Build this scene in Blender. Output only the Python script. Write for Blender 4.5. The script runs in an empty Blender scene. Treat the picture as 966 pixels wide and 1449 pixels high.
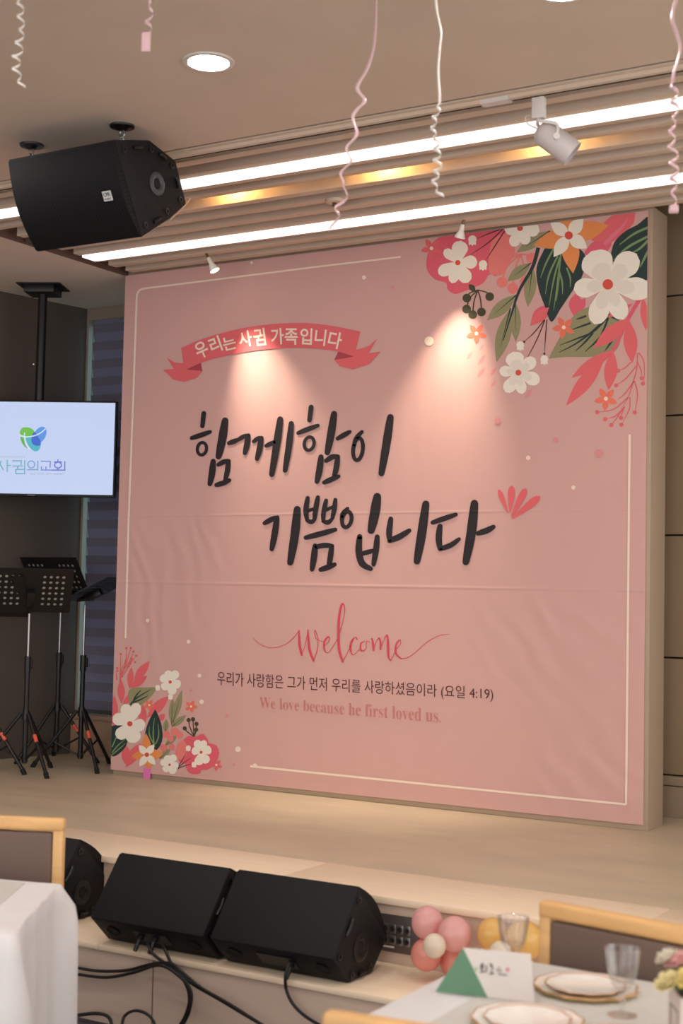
import bpy, bmesh, math, random
from mathutils import Vector, Matrix
random.seed(7)
PI = math.pi
SC = bpy.context.scene
COL = SC.collection

# ------------------------------------------------------------------ camera
CAM = Vector((5.7914, -6.9207, 1.6891))
CR = Vector((0.857394, 0.514254, 0.020907)).normalized()
CF = Vector((-0.514588, 0.855451, 0.058478)).normalized()
CU = CR.cross(CF).normalized()
FP, CX, CY = 2012.5, 483.0, 724.5
W, ZB, ZT = 3.4182, 0.5799, 3.6849          # banner width, bottom, top (= ceiling level)
SF = 0.55                                   # stage floor
ZL = 0.303                                  # ledge

cd = bpy.data.cameras.new('camera')
cam = bpy.data.objects.new('camera', cd)
COL.objects.link(cam)
cd.sensor_fit = 'VERTICAL'; cd.sensor_height = 36.0; cd.sensor_width = 24.0; cd.lens = 50.0
cam.matrix_world = Matrix(((CR.x, CU.x, -CF.x, CAM.x), (CR.y, CU.y, -CF.y, CAM.y), (CR.z, CU.z, -CF.z, CAM.z), (0, 0, 0, 1)))
cd.clip_start = 0.05; cd.clip_end = 60
cd.dof.use_dof = True; cd.dof.focus_distance = 7.9; cd.dof.aperture_fstop = 3.2
SC.camera = cam

# ------------------------------------------------------------------ world, exposure
world = bpy.data.worlds.new('world'); SC.world = world; world.use_nodes = True
bg = world.node_tree.nodes['Background']
bg.inputs[0].default_value = (1.0, 0.985, 0.98, 1); bg.inputs[1].default_value = 1.5
SC.view_settings.view_transform = 'Standard'
SC.view_settings.look = 'None'
SC.view_settings.gamma = 1.0
SC.view_settings.use_curve_mapping = False
SC.view_settings.exposure = 0.35
LED_STRENGTH = 1.1
DOWN_STRENGTH = 125.0
BULB_W = 95.0
WARM_W = 1.8

# ------------------------------------------------------------------ pixel helpers (direction only; a plane gives the distance)
def ray(x, y): return CF + CR * ((x - CX) / FP) - CU * ((y - CY) / FP)
def on(x, y, ax, v):
    d = ray(x, y); return CAM + d * ((v - CAM[ax]) / d[ax])
def onx(x, y, v): return on(x, y, 0, v)
def ony(x, y, v=0.0): return on(x, y, 1, v)
def onz(x, y, v): return on(x, y, 2, v)
def onpl(x, y, p0, n):
    d = ray(x, y); return CAM + d * ((p0 - CAM).dot(n) / d.dot(n))
def atd(x, y, d): return CAM + ray(x, y) * d

# ------------------------------------------------------------------ materials
def lin(c):
    return tuple(((v / 255) / 12.92 if v / 255 <= 0.04045 else ((v / 255 + 0.055) / 1.055) ** 2.4) for v in c) + (1.0,)
MATS = {}
def mat(name, col, rough=0.5, metal=0.0, spec=0.5, var=0.0, vscale=8.0, bump=0.0, bscale=60.0, stretch=(1, 1, 1), emit=None, alpha=None, trans=0.0, coat=0.0, sheen=0.0, transl=0.0):
    if name in MATS: return MATS[name]
    m = bpy.data.materials.new(name); m.use_nodes = True
    nt = m.node_tree; n = nt.nodes; b = n['Principled BSDF']
    c = lin(col)
    b.inputs['Base Color'].default_value = c
    b.inputs['Roughness'].default_value = rough
    b.inputs['Metallic'].default_value = metal
    b.inputs['Specular IOR Level'].default_value = spec
    b.inputs['Coat Weight'].default_value = coat
    b.inputs['Sheen Weight'].default_value = sheen
    b.inputs['Transmission Weight'].default_value = trans
    if emit:
        b.inputs['Emission Color'].default_value = lin(emit[0]); b.inputs['Emission Strength'].default_value = emit[1]
    tc = n.new('ShaderNodeTexCoord'); mp = n.new('ShaderNodeMapping'); mp.inputs['Scale'].default_value = stretch
    nt.links.new(tc.outputs['Object'], mp.inputs['Vector'])
    if var > 0:
        nz = n.new('ShaderNodeTexNoise'); nz.inputs['Scale'].default_value = vscale; nz.inputs['Detail'].default_value = 6
        nt.links.new(mp.outputs[0], nz.inputs['Vector'])
        rp = n.new('ShaderNodeValToRGB')
        rp.color_ramp.elements[0].position = 0.3; rp.color_ramp.elements[1].position = 0.7
        rp.color_ramp.elements[0].color = tuple(v * (1 - var) for v in c[:3]) + (1,)
        rp.color_ramp.elements[1].color = tuple(min(1, v * (1 + var)) for v in c[:3]) + (1,)
        nt.links.new(nz.outputs['Fac'], rp.inputs[0]); nt.links.new(rp.outputs[0], b.inputs['Base Color'])
    if bump > 0:
        nb = n.new('ShaderNodeTexNoise'); nb.inputs['Scale'].default_value = bscale; nb.inputs['Detail'].default_value = 3
        nt.links.new(mp.outputs[0], nb.inputs['Vector'])
        bp = n.new('ShaderNodeBump'); bp.inputs['Strength'].default_value = bump; bp.inputs['Distance'].default_value = 0.01
        nt.links.new(nb.outputs['Fac'], bp.inputs['Height']); nt.links.new(bp.outputs[0], b.inputs['Normal'])
    if transl > 0:
        tr = n.new('ShaderNodeBsdfTranslucent'); tr.inputs[0].default_value = c
        mx = n.new('ShaderNodeMixShader'); mx.inputs[0].default_value = transl
        nt.links.new(b.outputs[0], mx.inputs[1]); nt.links.new(tr.outputs[0], mx.inputs[2])
        nt.links.new(mx.outputs[0], n['Material Output'].inputs[0])
    MATS[name] = m
    return m

def thin_glass(name, tint=(1, 1, 1), gloss=0.12):
    if name in MATS: return MATS[name]
    m = bpy.data.materials.new(name); m.use_nodes = True; nt = m.node_tree; n = nt.nodes
    n.remove(n['Principled BSDF'])
    t = n.new('ShaderNodeBsdfTransparent'); t.inputs[0].default_value = tint + (1,)
    g = n.new('ShaderNodeBsdfGlossy'); g.inputs['Roughness'].default_value = 0.06
    lw = n.new('ShaderNodeLayerWeight'); lw.inputs[0].default_value = 0.35
    mr = n.new('ShaderNodeMapRange'); mr.inputs[3].default_value = gloss * 0.5; mr.inputs[4].default_value = min(1, gloss * 5)
    nt.links.new(lw.outputs['Facing'], mr.inputs[0])
    mx = n.new('ShaderNodeMixShader')
    nt.links.new(mr.outputs[0], mx.inputs[0]); nt.links.new(t.outputs[0], mx.inputs[1]); nt.links.new(g.outputs[0], mx.inputs[2])
    nt.links.new(mx.outputs[0], n['Material Output'].inputs[0])
    MATS[name] = m
    return m

# banner cloth: one relief (fold creases and drag wrinkles) shared by the cloth and everything printed on it
ZC1 = ony(300, 729).z; ZC2 = ony(500, 829).z
def relief_group():
    g = bpy.data.node_groups.new('banner_relief', 'ShaderNodeTree')
    g.interface.new_socket('Normal', in_out='OUTPUT', socket_type='NodeSocketVector')
    n = g.nodes; L = g.links
    out = n.new('NodeGroupOutput')
    tc = n.new('ShaderNodeTexCoord'); sx = n.new('ShaderNodeSeparateXYZ'); L.new(tc.outputs['Object'], sx.inputs[0])
    def mth(op, a, b=None, c=None):
        q = n.new('ShaderNodeMath'); q.operation = op
        for i, v in enumerate((a, b, c)):
            if v is None: continue
            if isinstance(v, (int, float)): q.inputs[i].default_value = v
            else: L.new(v, q.inputs[i])
        return q.outputs[0]
    X, Z = sx.outputs[0], sx.outputs[2]
    def gauss(v, c0, s):
        d = mth('DIVIDE', mth('SUBTRACT', v, c0), s)
        return mth('POWER', 2.718, mth('MULTIPLY', mth('MULTIPLY', d, d), -1.0))
    h = mth('MULTIPLY', gauss(Z, ZC1, 0.007), 0.0022)
    h = mth('ADD', h, mth('MULTIPLY', gauss(Z, ZC2, 0.008), 0.004))
    def noise(scale, vec, det=2):
        t = n.new('ShaderNodeTexNoise'); t.inputs['Scale'].default_value = scale; t.inputs['Detail'].default_value = det
        L.new(vec, t.inputs['Vector']); return t.outputs['Fac']
    def mapped(sc, rot=(0, 0, 0)):
        m_ = n.new('ShaderNodeMapping'); m_.inputs['Scale'].default_value = sc; m_.inputs['Rotation'].default_value = rot
        L.new(tc.outputs['Object'], m_.inputs['Vector']); return m_.outputs[0]
    # vertical drag folds
    h = mth('ADD', h, mth('MULTIPLY', noise(1.0, mapped((6.5, 1, 0.7)), 1), 0.010))
    def diag(cx, cz, sx_, sz_, k, freq, amp):
        u_ = mth('ADD', X, mth('MULTIPLY', Z, k))
        wob = noise(1.6, mapped((1, 1, 1)))
        s = mth('SINE', mth('MULTIPLY', mth('ADD', u_, mth('MULTIPLY', wob, 0.7)), freq))
        msk = mth('MULTIPLY', gauss(X, cx, sx_), gauss(Z, cz, sz_))
        return mth('MULTIPLY', mth('MULTIPLY', s, msk), amp)
    a = ony(240, 785); h = mth('ADD', h, diag(a.x, a.z, 0.45, 0.22, 0.55, 44, 0.0036))
    a = ony(800, 900); h = mth('ADD', h, diag(a.x, a.z, 0.42, 0.3, 0.7, 36, 0.0036))
    a = ony(840, 1095); h = mth('ADD', h, diag(a.x, a.z, 0.3, 0.26, 0.75, 40, 0.0045))
    a = ony(230, 880); h = mth('ADD', h, diag(a.x, a.z, 0.35, 0.3, 0.2, 40, 0.0030))
    bp = n.new('ShaderNodeBump'); bp.inputs['Strength'].default_value = 0.5; bp.inputs['Distance'].default_value = 1.0
    L.new(h, bp.inputs['Height']); L.new(bp.outputs[0], out.inputs[0])
    return g
RELIEF = relief_group()
def pmat(name, col, rough=0.55):
    key = 'banner_' + name
    if key in MATS: return MATS[key]
    m = mat(key, col, rough=rough, spec=0.35)
    g = m.node_tree.nodes.new('ShaderNodeGroup'); g.node_tree = RELIEF
    m.node_tree.links.new(g.outputs[0], m.node_tree.nodes['Principled BSDF'].inputs['Normal'])
    return m

# ------------------------------------------------------------------ mesh builder
class MB:
    def __init__(s): s.v = []; s.f = []
    def add(s, vs, fs):
        o = len(s.v); s.v += [tuple(p) for p in vs]; s.f += [tuple(i + o for i in f) for f in fs]; return s
    def box(s, c, d, M=None):
        hx, hy, hz = d[0] / 2, d[1] / 2, d[2] / 2
        vs = [Vector((x * hx, y * hy, z * hz)) for x in (-1, 1) for y in (-1, 1) for z in (-1, 1)]
        if M is not None: vs = [M @ p for p in vs]
        c = Vector(c); vs = [p + c for p in vs]
        return s.add(vs, [(0, 1, 3, 2), (4, 6, 7, 5), (0, 4, 5, 1), (2, 3, 7, 6), (0, 2, 6, 4), (1, 5, 7, 3)])
    def bb(s, x0, x1, y0, y1, z0, z1):
        return s.box(((x0 + x1) / 2, (y0 + y1) / 2, (z0 + z1) / 2), (x1 - x0, y1 - y0, z1 - z0))
    def cyl(s, p0, p1, r0, r1=None, n=16, caps=True):
        r1 = r0 if r1 is None else r1
        p0 = Vector(p0); p1 = Vector(p1); ax = (p1 - p0).normalized()
        a = ax.orthogonal().normalized(); b = ax.cross(a)
        vs = []
        for p, r in ((p0, r0), (p1, r1)):
            for i in range(n):
                t = 2 * PI * i / n; vs.append(p + (a * math.cos(t) + b * math.sin(t)) * r)
        fs = [(i, (i + 1) % n, n + (i + 1) % n, n + i) for i in range(n)]
        if caps: fs += [tuple(range(n - 1, -1, -1)), tuple(range(n, 2 * n))]
        return s.add(vs, fs)
    def lathe(s, prof, o, ax=(0, 0, 1), n=24, wob=None):
        o = Vector(o); ax = Vector(ax).normalized(); a = ax.orthogonal().normalized() if abs(ax.z) < .999 else Vector((1, 0, 0)); b = ax.cross(a)
        vs = []
        for r, h in prof:
            for i in range(n):
                t = 2 * PI * i / n; k = 1 + (wob(t, r) if wob else 0)
                vs.append(o + ax * h + (a * math.cos(t) + b * math.sin(t)) * (r * k))
        m = len(prof); fs = []
        for j in range(m - 1):
            for i in range(n):
                fs.append((j * n + i, j * n + (i + 1) % n, (j + 1) * n + (i + 1) % n, (j + 1) * n + i))
        return s.add(vs, fs)
    def tube(s, pts, r, n=8, closed=False):
        pts = [Vector(p) for p in pts]; N = len(pts); vs = []
        t0 = (pts[1] - pts[0]).normalized(); a = t0.orthogonal().normalized()
        for i, p in enumerate(pts):
            t = (pts[min(i + 1, N - 1)] - pts[max(i - 1, 0)]).normalized()
            a = (a - t * a.dot(t)).normalized(); b = t.cross(a)
            rr = r[i] if isinstance(r, (list, tuple)) else r
            for k in range(n):
                q = 2 * PI * k / n; vs.append(p + (a * math.cos(q) + b * math.sin(q)) * rr)
        fs = [(i * n + k, i * n + (k + 1) % n, (i + 1) * n + (k + 1) % n, (i + 1) * n + k) for i in range(N - 1) for k in range(n)]
        fs += [tuple(range(n - 1, -1, -1)), tuple(range((N - 1) * n, N * n))]
        return s.add(vs, fs)
    def prism(s, poly, a, b):
        """poly: list of Vectors; extruded from offset a to offset b (Vectors)"""
        n = len(poly); a = Vector(a); b = Vector(b)
        vs = [Vector(p) + a for p in poly] + [Vector(p) + b for p in poly]
        fs = [(i, (i + 1) % n, n + (i + 1) % n, n + i) for i in range(n)] + [tuple(range(n - 1, -1, -1)), tuple(range(n, 2 * n))]
        return s.add(vs, fs)
    def ball(s, c, r, sc=(1, 1, 1), nu=20, nv=12, R=None):
        c = Vector(c); vs = []
        for j in range(nv + 1):
            th = PI * j / nv
            for i in range(nu):
                ph = 2 * PI * i / nu
                p = Vector((math.sin(th) * math.cos(ph) * sc[0], math.sin(th) * math.sin(ph) * sc[1], math.cos(th) * sc[2])) * r
                vs.append(c + (R @ p if R is not None else p))
        fs = [(j * nu + i, (j + 1) * nu + i, (j + 1) * nu + (i + 1) % nu, j * nu + (i + 1) % nu) for j in range(nv) for i in range(nu)]
        return s.add(vs, fs)
    def build(s, name, m, parent=None, bevel=0.0, smooth=False, seg=2, angle=40, loc=None):
        me = bpy.data.meshes.new(name)
        bm = bmesh.new()
        bv = [bm.verts.new(p) for p in s.v]
        for f in s.f:
            if len(set(f)) >= 3:
                try: bm.faces.new([bv[i] for i in f])
                except ValueError: pass
        bmesh.ops.remove_doubles(bm, verts=bm.verts, dist=1e-6)
        bmesh.ops.recalc_face_normals(bm, faces=bm.faces)
        if bevel > 0:
            bmesh.ops.bevel(bm, geom=[e for e in bm.edges if len(e.link_faces) == 2 and e.calc_face_angle(0) > 0.35], offset=bevel, segments=seg, profile=0.5, affect='EDGES', clamp_overlap=True)
        bm.to_mesh(me); bm.free()
        if smooth or bevel > 0:
            for p in me.polygons: p.use_smooth = True
            me.set_sharp_from_angle(angle=math.radians(angle))
        me.materials.append(m)
        o = bpy.data.objects.new(name, me); COL.objects.link(o)
        if loc is not None: o.location = loc
        if parent is not None: o.parent = parent
        return o

def empty(name, loc=(0, 0, 0), rz=0.0):
    o = bpy.data.objects.new(name, None); COL.objects.link(o); o.location = loc; o.rotation_euler = (0, 0, rz); o.empty_display_size = 0.05
    return o
def tag(o, label, cat, group=None):
    o['label'] = label; o['category'] = cat
    if group: o['group'] = group
    return o
def struct(o, label=None):
    o['kind'] = 'structure'
    if label: o['label'] = label
    return o
def dup(root, loc=None, rz=None):
    r = root.copy(); COL.objects.link(r)
    if loc is not None: r.location = loc
    if rz is not None: r.rotation_euler = (0, 0, rz)
    for ch in list(root.children):
        c = ch.copy(); COL.objects.link(c); c.parent = r
        for g in list(ch.children):
            d = g.copy(); COL.objects.link(d); d.parent = c
    return r
def smooth_pts(P, n=8):
    """Catmull-Rom through the points"""
    P = [Vector(p) for p in P]; out = []
    for i in range(len(P) - 1):
        p0 = P[max(i - 1, 0)]; p1 = P[i]; p2 = P[i + 1]; p3 = P[min(i + 2, len(P) - 1)]
        for k in range(n):
            t = k / n
            out.append(0.5 * ((2 * p1) + (p2 - p0) * t + (2 * p0 - 5 * p1 + 4 * p2 - p3) * t * t + (3 * p1 - p0 - 3 * p2 + p3) * t ** 3))
    out.append(P[-1]); return out

# ------------------------------------------------------------------ common materials
M_ceil = mat('ceiling_paint', (220, 202, 184), rough=0.85, spec=0.2, var=0.03, vscale=3, bump=0.05, bscale=200)
M_baffle = mat('baffle_paint', (220, 200, 180), rough=0.7, spec=0.25, var=0.03, vscale=4)
M_border = mat('border_brown', (104, 82, 70), rough=0.5)
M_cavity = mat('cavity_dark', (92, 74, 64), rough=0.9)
M_stage = mat('stage_vinyl', (204, 187, 160), rough=0.42, spec=0.4, var=0.09, vscale=3.2, bump=0.03, bscale=40, stretch=(0.6, 1.6, 1))
M_nose = mat('nosing_cream', (246, 224, 196), rough=0.4, spec=0.4, var=0.03, vscale=4, stretch=(1, 6, 1))
M_riser = mat('riser_laminate', (214, 192, 174), rough=0.5, var=0.05, vscale=5, stretch=(0.5, 1, 2.5))
M_floor = mat('hall_carpet', (86, 78, 84), rough=0.95, spec=0.1, var=0.2, vscale=120, bump=0.2, bscale=300)
M_dark = mat('dark_wall', (92, 82, 74), rough=0.6, var=0.05, vscale=2)
M_panel = mat('brown_panel', (166, 144, 116), rough=0.35, spec=0.45, var=0.03, vscale=2)
M_joint = mat('joint_dark', (40, 32, 28), rough=0.9)
M_box = mat('box_taupe', (176, 154, 132), rough=0.55, var=0.02, vscale=4)
M_hall = mat('hall_wall', (200, 180, 160), rough=0.8)
M_black = mat('cabinet_black', (16, 16, 18), rough=0.6, spec=0.3, bump=0.25, bscale=500)
M_black2 = mat('plastic_black', (14, 14, 15), rough=0.4, spec=0.5)
M_steel = mat('steel', (170, 168, 166), rough=0.28, metal=0.9)
M_white_p = mat('white_plastic', (226, 220, 214), rough=0.45)
M_gum = mat('rubber', (12, 12, 12), rough=0.8)

# ================================================================== THE SETTING
XL, XR, YB, YR = -1.0, 8.6, 0.72, -10.2
# hall floor, stage, ledge
struct(MB().bb(-1.9, XR, YR, -2.11, -0.1, 0.0).build('floor', M_floor), 'dark grey carpeted hall floor')
stage = struct(MB().bb(-1.9, XR, -2.11, 1.0, -0.1, SF - 0.004).build('stage_platform', M_riser), 'low beige stage platform in front of the banner')
MB().bb(-1.9, XR, -1.672, 1.0, SF - 0.02, SF).build('stage_floor', M_stage, stage)
NSEG = 7
for i in range(NSEG):     # cream edge boards of the stage, butted with fine joints
    x0 = -1.9 + (XR + 1.9) * i / NSEG; x1 = -1.9 + (XR + 1.9) * (i + 1) / NSEG
    MB().bb(x0 + .001, x1 - .001, -2.128, -1.674, SF - 0.028, SF + 0.001).build('edge_board', M_nose, stage, bevel=0.004)
ledge = struct(MB().bb(-1.9, XR, -2.515, -2.11, -0.05, ZL - 0.022).build('stage_step', M_riser), 'beige step along the front of the stage')
for i in range(NSEG):
    x0 = -1.9 + (XR + 1.9) * (i - .35) / NSEG; x1 = -1.9 + (XR + 1.9) * (i + .65) / NSEG
    MB().bb(x0 + .001, x1 - .001, -2.53, -2.112, ZL - 0.024, ZL).build('step_board', M_nose, ledge, bevel=0.004)
# fine vertical joints of the riser panels
for i in range(9):
    xx = -1.2 + i * 1.18
    MB().bb(xx, xx + 0.004, -2.5165, -2.51, 0.0, ZL - 0.03).build('panel_joint', M_border, ledge)

# walls
wl = [Vector((-1.95, -4.5, 0)), Vector((-0.95, 0.71, 0))]
d = (wl[1] - wl[0]).normalized(); nrm = Vector((d.y, -d.x, 0))
p0 = wl[0] - d * 6; p1 = wl[1] + d * 0.2
struct(MB().prism([p0, p1, p1 - nrm * 0.1, p0 - nrm * 0.1], (0, 0, -0.1), (0, 0, 4.1)).build('wall_left', M_dark), 'dark grey side wall beside the screen')
# back wall left of the banner, with the window opening
OX0, OX1, OZ0, OZ1 = -0.93, 0.3, 0.83, 3.6
wb = struct(MB().bb(-1.2, OX0, YB, YB + .12, 0, 4.1).bb(OX1, 3.3, YB, YB + .12, 0, 4.1).bb(OX0, OX1, YB, YB + .12, 0, OZ0).bb(OX0, OX1, YB, YB + .12, OZ1, 4.1).build('wall_back', mat('wall_beige', (150, 134, 120), rough=0.7)), 'back wall around the window left of the banner')
struct(MB().bb(-1.0, 0.0, YB - .03, YB, SF, 0.80).bb(-1.0, 0.0, YB - .045, YB, 0.795, 0.825).build('baseboard_back', mat('base_wood', (170, 140, 116), rough=0.5), bevel=0.003), 'low wooden base panel under the window')
# right back wall: horizontal panels with recessed dark joints
wr = struct(MB().bb(3.2, XR, 0.556, 0.7, 0, 4.1).build('wall_right_back', M_joint), 'brown panelled wall right of the banner')
zj = [0.77, 1.393, 2.049, 2.697, 3.351, 3.95]
xs = [3.2, 4.05, 5.25, 6.45, 7.65, XR]
for a_, b_ in zip(zj[:-1], zj[1:]):
    for c_, d_ in zip(xs[:-1], xs[1:]):
        MB().bb(c_ + .003, d_ - .003, 0.54, 0.558, a_ + 0.005, b_ - 0.005).build('panel', M_panel, wr, bevel=0.002)
struct(MB().bb(3.2, XR, 0.525, 0.556, SF, 0.715).bb(3.2, XR, 0.51, 0.556, 0.72, 0.768).build('baseboard_right', M_box, bevel=0.004), 'taupe baseboard under the brown wall panels')
# banner wall: free-standing box in front of the back wall
box = struct(MB().bb(0.012, W + 0.022, 0.004, 0.235, SF, ZT + 0.02).build('wall_banner', M_box, bevel=0.003), 'taupe partition wall that carries the pink banner')

# ceilings
RX0, RY0 = 0.0, -1.905            # recess with the baffles: x > 0, y > RY0
struct(MB().bb(-3.2, XR, YR, RY0, ZT, ZT + .1).bb(-3.2, RX0 - .012, RY0, 0.9, ZT, ZT + .1).build('ceiling', M_ceil), 'plain cream plaster ceiling')
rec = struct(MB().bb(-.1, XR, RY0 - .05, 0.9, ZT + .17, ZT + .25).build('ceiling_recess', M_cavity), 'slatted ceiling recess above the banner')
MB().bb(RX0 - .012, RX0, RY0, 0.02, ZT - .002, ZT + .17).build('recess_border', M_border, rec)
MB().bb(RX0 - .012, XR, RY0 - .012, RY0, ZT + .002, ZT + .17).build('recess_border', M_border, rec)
MB().bb(RX0 + 0.02, RX0 + 0.03, -0.93, -0.84, ZT + .004, ZT + .1).build('end_plate', M_steel, rec)
BY = [(-1.73, -1.67), (-1.563, -1.509), (-1.390, -1.325), (-1.247, -1.194), (-1.056, -1.0), (-.903, -.843), (-.741, -.678), (-.581, -.528), (-.400, -.345), (-.262, -.19), (-.1, -.03)]
for a_, b_ in BY:
    MB().bb(0.075, XR, a_, b_, ZT + 0.003, ZT + .17).build('baffle', M_baffle, rec, bevel=0.002)

# window and blind left of the banner
win = struct(MB().bb(OX0, OX1, YB + .05, YB + .09, OZ0, OZ0 + .04).bb(OX0, OX1, YB + .05, YB + .09, OZ1 - .04, OZ1).bb(OX0, OX0 + .004, YB + .05, YB + .09, OZ0 + .04, OZ1 - .04).bb(OX1 - .04, OX1, YB + .05, YB + .09, OZ0 + .04, OZ1 - .04).bb(-0.3, -0.26, YB + .05, YB + .09, OZ0 + .04, OZ1 - .04).build('window_1', mat('window_frame', (120, 124, 126), rough=0.4)), 'tall window behind the striped blind')
MB().bb(OX0 + .004, -0.3, YB + .068, YB + .072, OZ0 + .04, OZ1 - .04).build('pane', thin_glass('window_glass', (.62, .84, .9), .06), win)
MB().bb(-0.26, OX1 - .04, YB + .068, YB + .072, OZ0 + .04, OZ1 - .04).build('pane', thin_glass('window_glass'), win)
blind = tag(empty('roller_blind', ((-.85 + .25) / 2, YB, OZ0)), 'grey-blue striped roller blind between the side wall and the banner', 'blind')
M_b1 = mat('blind_solid', (120, 116, 134), rough=0.8, transl=0.12)
M_b2 = mat('blind_sheer', (140, 138, 160), rough=0.8, transl=0.3)
bx0 = -0.897
hh = (3.63 - 0.86) / 44
BL = Vector(blind.location)
me1 = MB().box((0, 0, 0), (0.25 - bx0, 0.004, hh * 1.02)); me2 = MB().box((0, 0, 0), (0.25 - bx0, 0.002, hh * 1.06))
s1 = me1.build('blind_band', M_b1, blind); s2 = me2.build('blind_band', M_b2, blind)
for i in range(44):
    z = 0.86 + hh * (i + .5)
    src = s1 if i % 2 == 0 else s2
    o = src if i < 2 else src.copy()
    if i >= 2: COL.objects.link(o); o.parent = blind
    o.rotation_euler = (.14, 0, 0)
    o.location = Vector(((bx0 + .25) / 2 + (0.006 if i % 2 else 0), YB + (.012 if i % 2 == 0 else .0155), z)) - BL
MB().cyl(Vector((bx0, YB + .03, 3.665)) - BL, Vector((.25, YB + .03, 3.665)) - BL, .024, n=14).build('blind_roller', M_b1, blind, smooth=True)
MB().box(Vector(((bx0 + .25) / 2, YB + .015, 0.85)) - BL, (.25 - bx0, .014, .022)).build('bottom_bar', mat('blind_bar', (80, 78, 84), rough=.4), blind, bevel=.003)

# ================================================================== CEILING FIXTURES
def emis(name, col, s): return mat(name, (255, 255, 255), emit=(col, s))
def led(y0, y1, x0, label):
    e = tag(empty('linear_light', (x0, (y0 + y1) / 2, ZT)), label, 'light', 'linear ceiling lights')
    MB().box(((XR - x0) / 2, 0, 0.05), (XR - x0 - .01, y1 - y0, 0.09)).build('housing', M_white_p, e)
    MB().box(((XR - x0) / 2, 0, -0.001), (XR - x0 - .004, (y1 - y0) * .95, 0.014)).build('diffuser', emis('led_diffuser', (255, 250, 244), LED_STRENGTH), e, bevel=.003)
led(-1.507, -1.392, 0.09, 'long white linear ceiling light nearer the track, upper of the two')
led(-.526, -.402, 0.09, 'long white linear ceiling light closest to the top of the banner')

def downlight(x, y, label):
    e = tag(empty('downlight', (x, y, ZT)), label, 'light', 'round recessed downlights')
    MB().lathe([(.098, 0.0), (.098, -.006), (.078, -.008), (.072, .0)], (0, 0, 0), n=40).build('trim_ring', M_white_p, e, smooth=True)
    MB().lathe([(0, -.0045), (.04, -.0045), (.0745, -.0035), (.0745, -.001), (0, -.001)], (0, 0, 0), n=40).build('diffuser', emis('downlight_glow', (255, 250, 244), DOWN_STRENGTH), e)
downlight(2.628, -2.701, 'bright round downlight in the plain ceiling above the hanging speaker')
k = 0
for yy, rw in ((-4.6, 'second'), (-6.6, 'third'), (-8.6, 'fourth')):
    for xx, cl in ((0.6, 'first'), (2.6, 'second'), (4.6, 'third'), (6.6, 'fourth')):
        downlight(xx, yy, 'round hall downlight, %s row from the stage, %s from the left wall' % (rw, cl))
downlight(4.04, -2.672, 'round downlight just touching the top edge of the picture')
downlight(6.3, -2.7, 'round downlight over the right side of the hall')
downlight(1.0, -2.701, 'added out-of-view downlight left of the hanging speaker, brightening the banner')  # added out of view to brighten the left of the banner
downlight(-.63, -2.701, 'added out-of-view downlight near the left wall, brightening the stage')  # also added out of view, more light for the left of the stage

# track rail and its spotlight
tr = tag(empty('track_rail', (0.05, -1.84, ZT)), 'slim ceiling track running along the edge of the slatted recess', 'track')
L_ = XR - .1
MB().bb(0, L_, -.055, .018, -.006, 0).build('flange', M_baffle, tr)
MB().bb(0, L_, -.030, -.008, -.022, -.006).bb(0, L_, .004, .011, -.022, -.006).build('rail', M_baffle, tr)
MB().bb(0, 3.30, -.008, .003, -.0235, -.008).build('groove', M_joint, tr)
MB().bb(3.44, L_, -.008, .003, -.0235, -.008).build('groove', M_joint, tr)
MB().bb(3.31, 3.43, -.031, .013, -.025, -.007).build('joiner', M_white_p, tr)
hp = Vector((3.60, -1.838, ZT))
ts = tag(empty('track_spotlight', hp), 'white cylindrical track spotlight hanging over the right of the banner', 'light')
MB().box((0, 0, -.07), (.05, .034, .085)).build('adapter', M_white_p, ts, bevel=.004)
ctr = atd(786, 200, (hp - CAM).dot(CF) + .02) - hp
axd = (CR * .77 - CU * .62 - CF * .12).normalized()
MB().lathe([(0, -.085), (.03, -.084), (.045, -.072), (.053, -.05), (.053, .085), (.05, .085), (.048, .05), (0, .045)], ctr, axd, n=32).build('lamp_body', mat('spot_white', (206, 196, 196), rough=.45), ts, smooth=True)
sd = axd.cross(CF).normalized()
side = axd.cross(sd).normalized()
for s in (-1, 1):
    q = ctr + side * (.056 * s)
    MB().tube(smooth_pts([(0, 0, -.11), Vector((0, 0, -.13)) + side * .03 * s, q + Vector((0, 0, .05)), q], 6), .0065, n=8).build('yoke', M_white_p, ts, smooth=True)
    MB().cyl(q - side * .004 * s, q + side * .010 * s, .013, n=16).build('pivot_knob', M_white_p, ts, smooth=True)
bk = ctr - axd * .08
MB().tube(smooth_pts([Vector((-.01, 0, -.11)), bk + CU * .055 - CR * .02, bk + CU * .05 - CR * .055, bk + CU * .02 - CR * .045, bk], 8), .003, n=6).build('cable', M_white_p, ts, smooth=True)

# recessed warm spots between the baffles
for i, (x, lab) in enumerate(((1.595, 'warm recessed spot glowing between ceiling slats beside the hanging speaker'), (2.477, 'warm recessed spot glowing between ceiling slats, middle of the three'), (3.323, 'warm recessed spot glowing between ceiling slats behind the track spotlight'))):
    e = tag(empty('recessed_spotlight', (x, -1.125, ZT + .16)), lab, 'light', 'warm recessed spots')
    MB().cyl((0, 0, .01), (0, 0, -.05), .04, .044, n=20).build('housing', M_white_p, e, smooth=True)
    MB().lathe([(0, -.052), (.034, -.052), (.034, -.05)], (0, 0, 0), n=20).build('lens', emis('warm_lens', (255, 190, 90), 12), e)
    l = bpy.data.lights.new('warm_glow', 'POINT'); l.energy = WARM_W; l.color = (1.0, 0.62, 0.22); l.shadow_soft_size = .02
    lo = bpy.data.objects.new('warm_glow', l); COL.objects.link(lo); lo.location = (0, -.01, -.085); lo.parent = e

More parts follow.
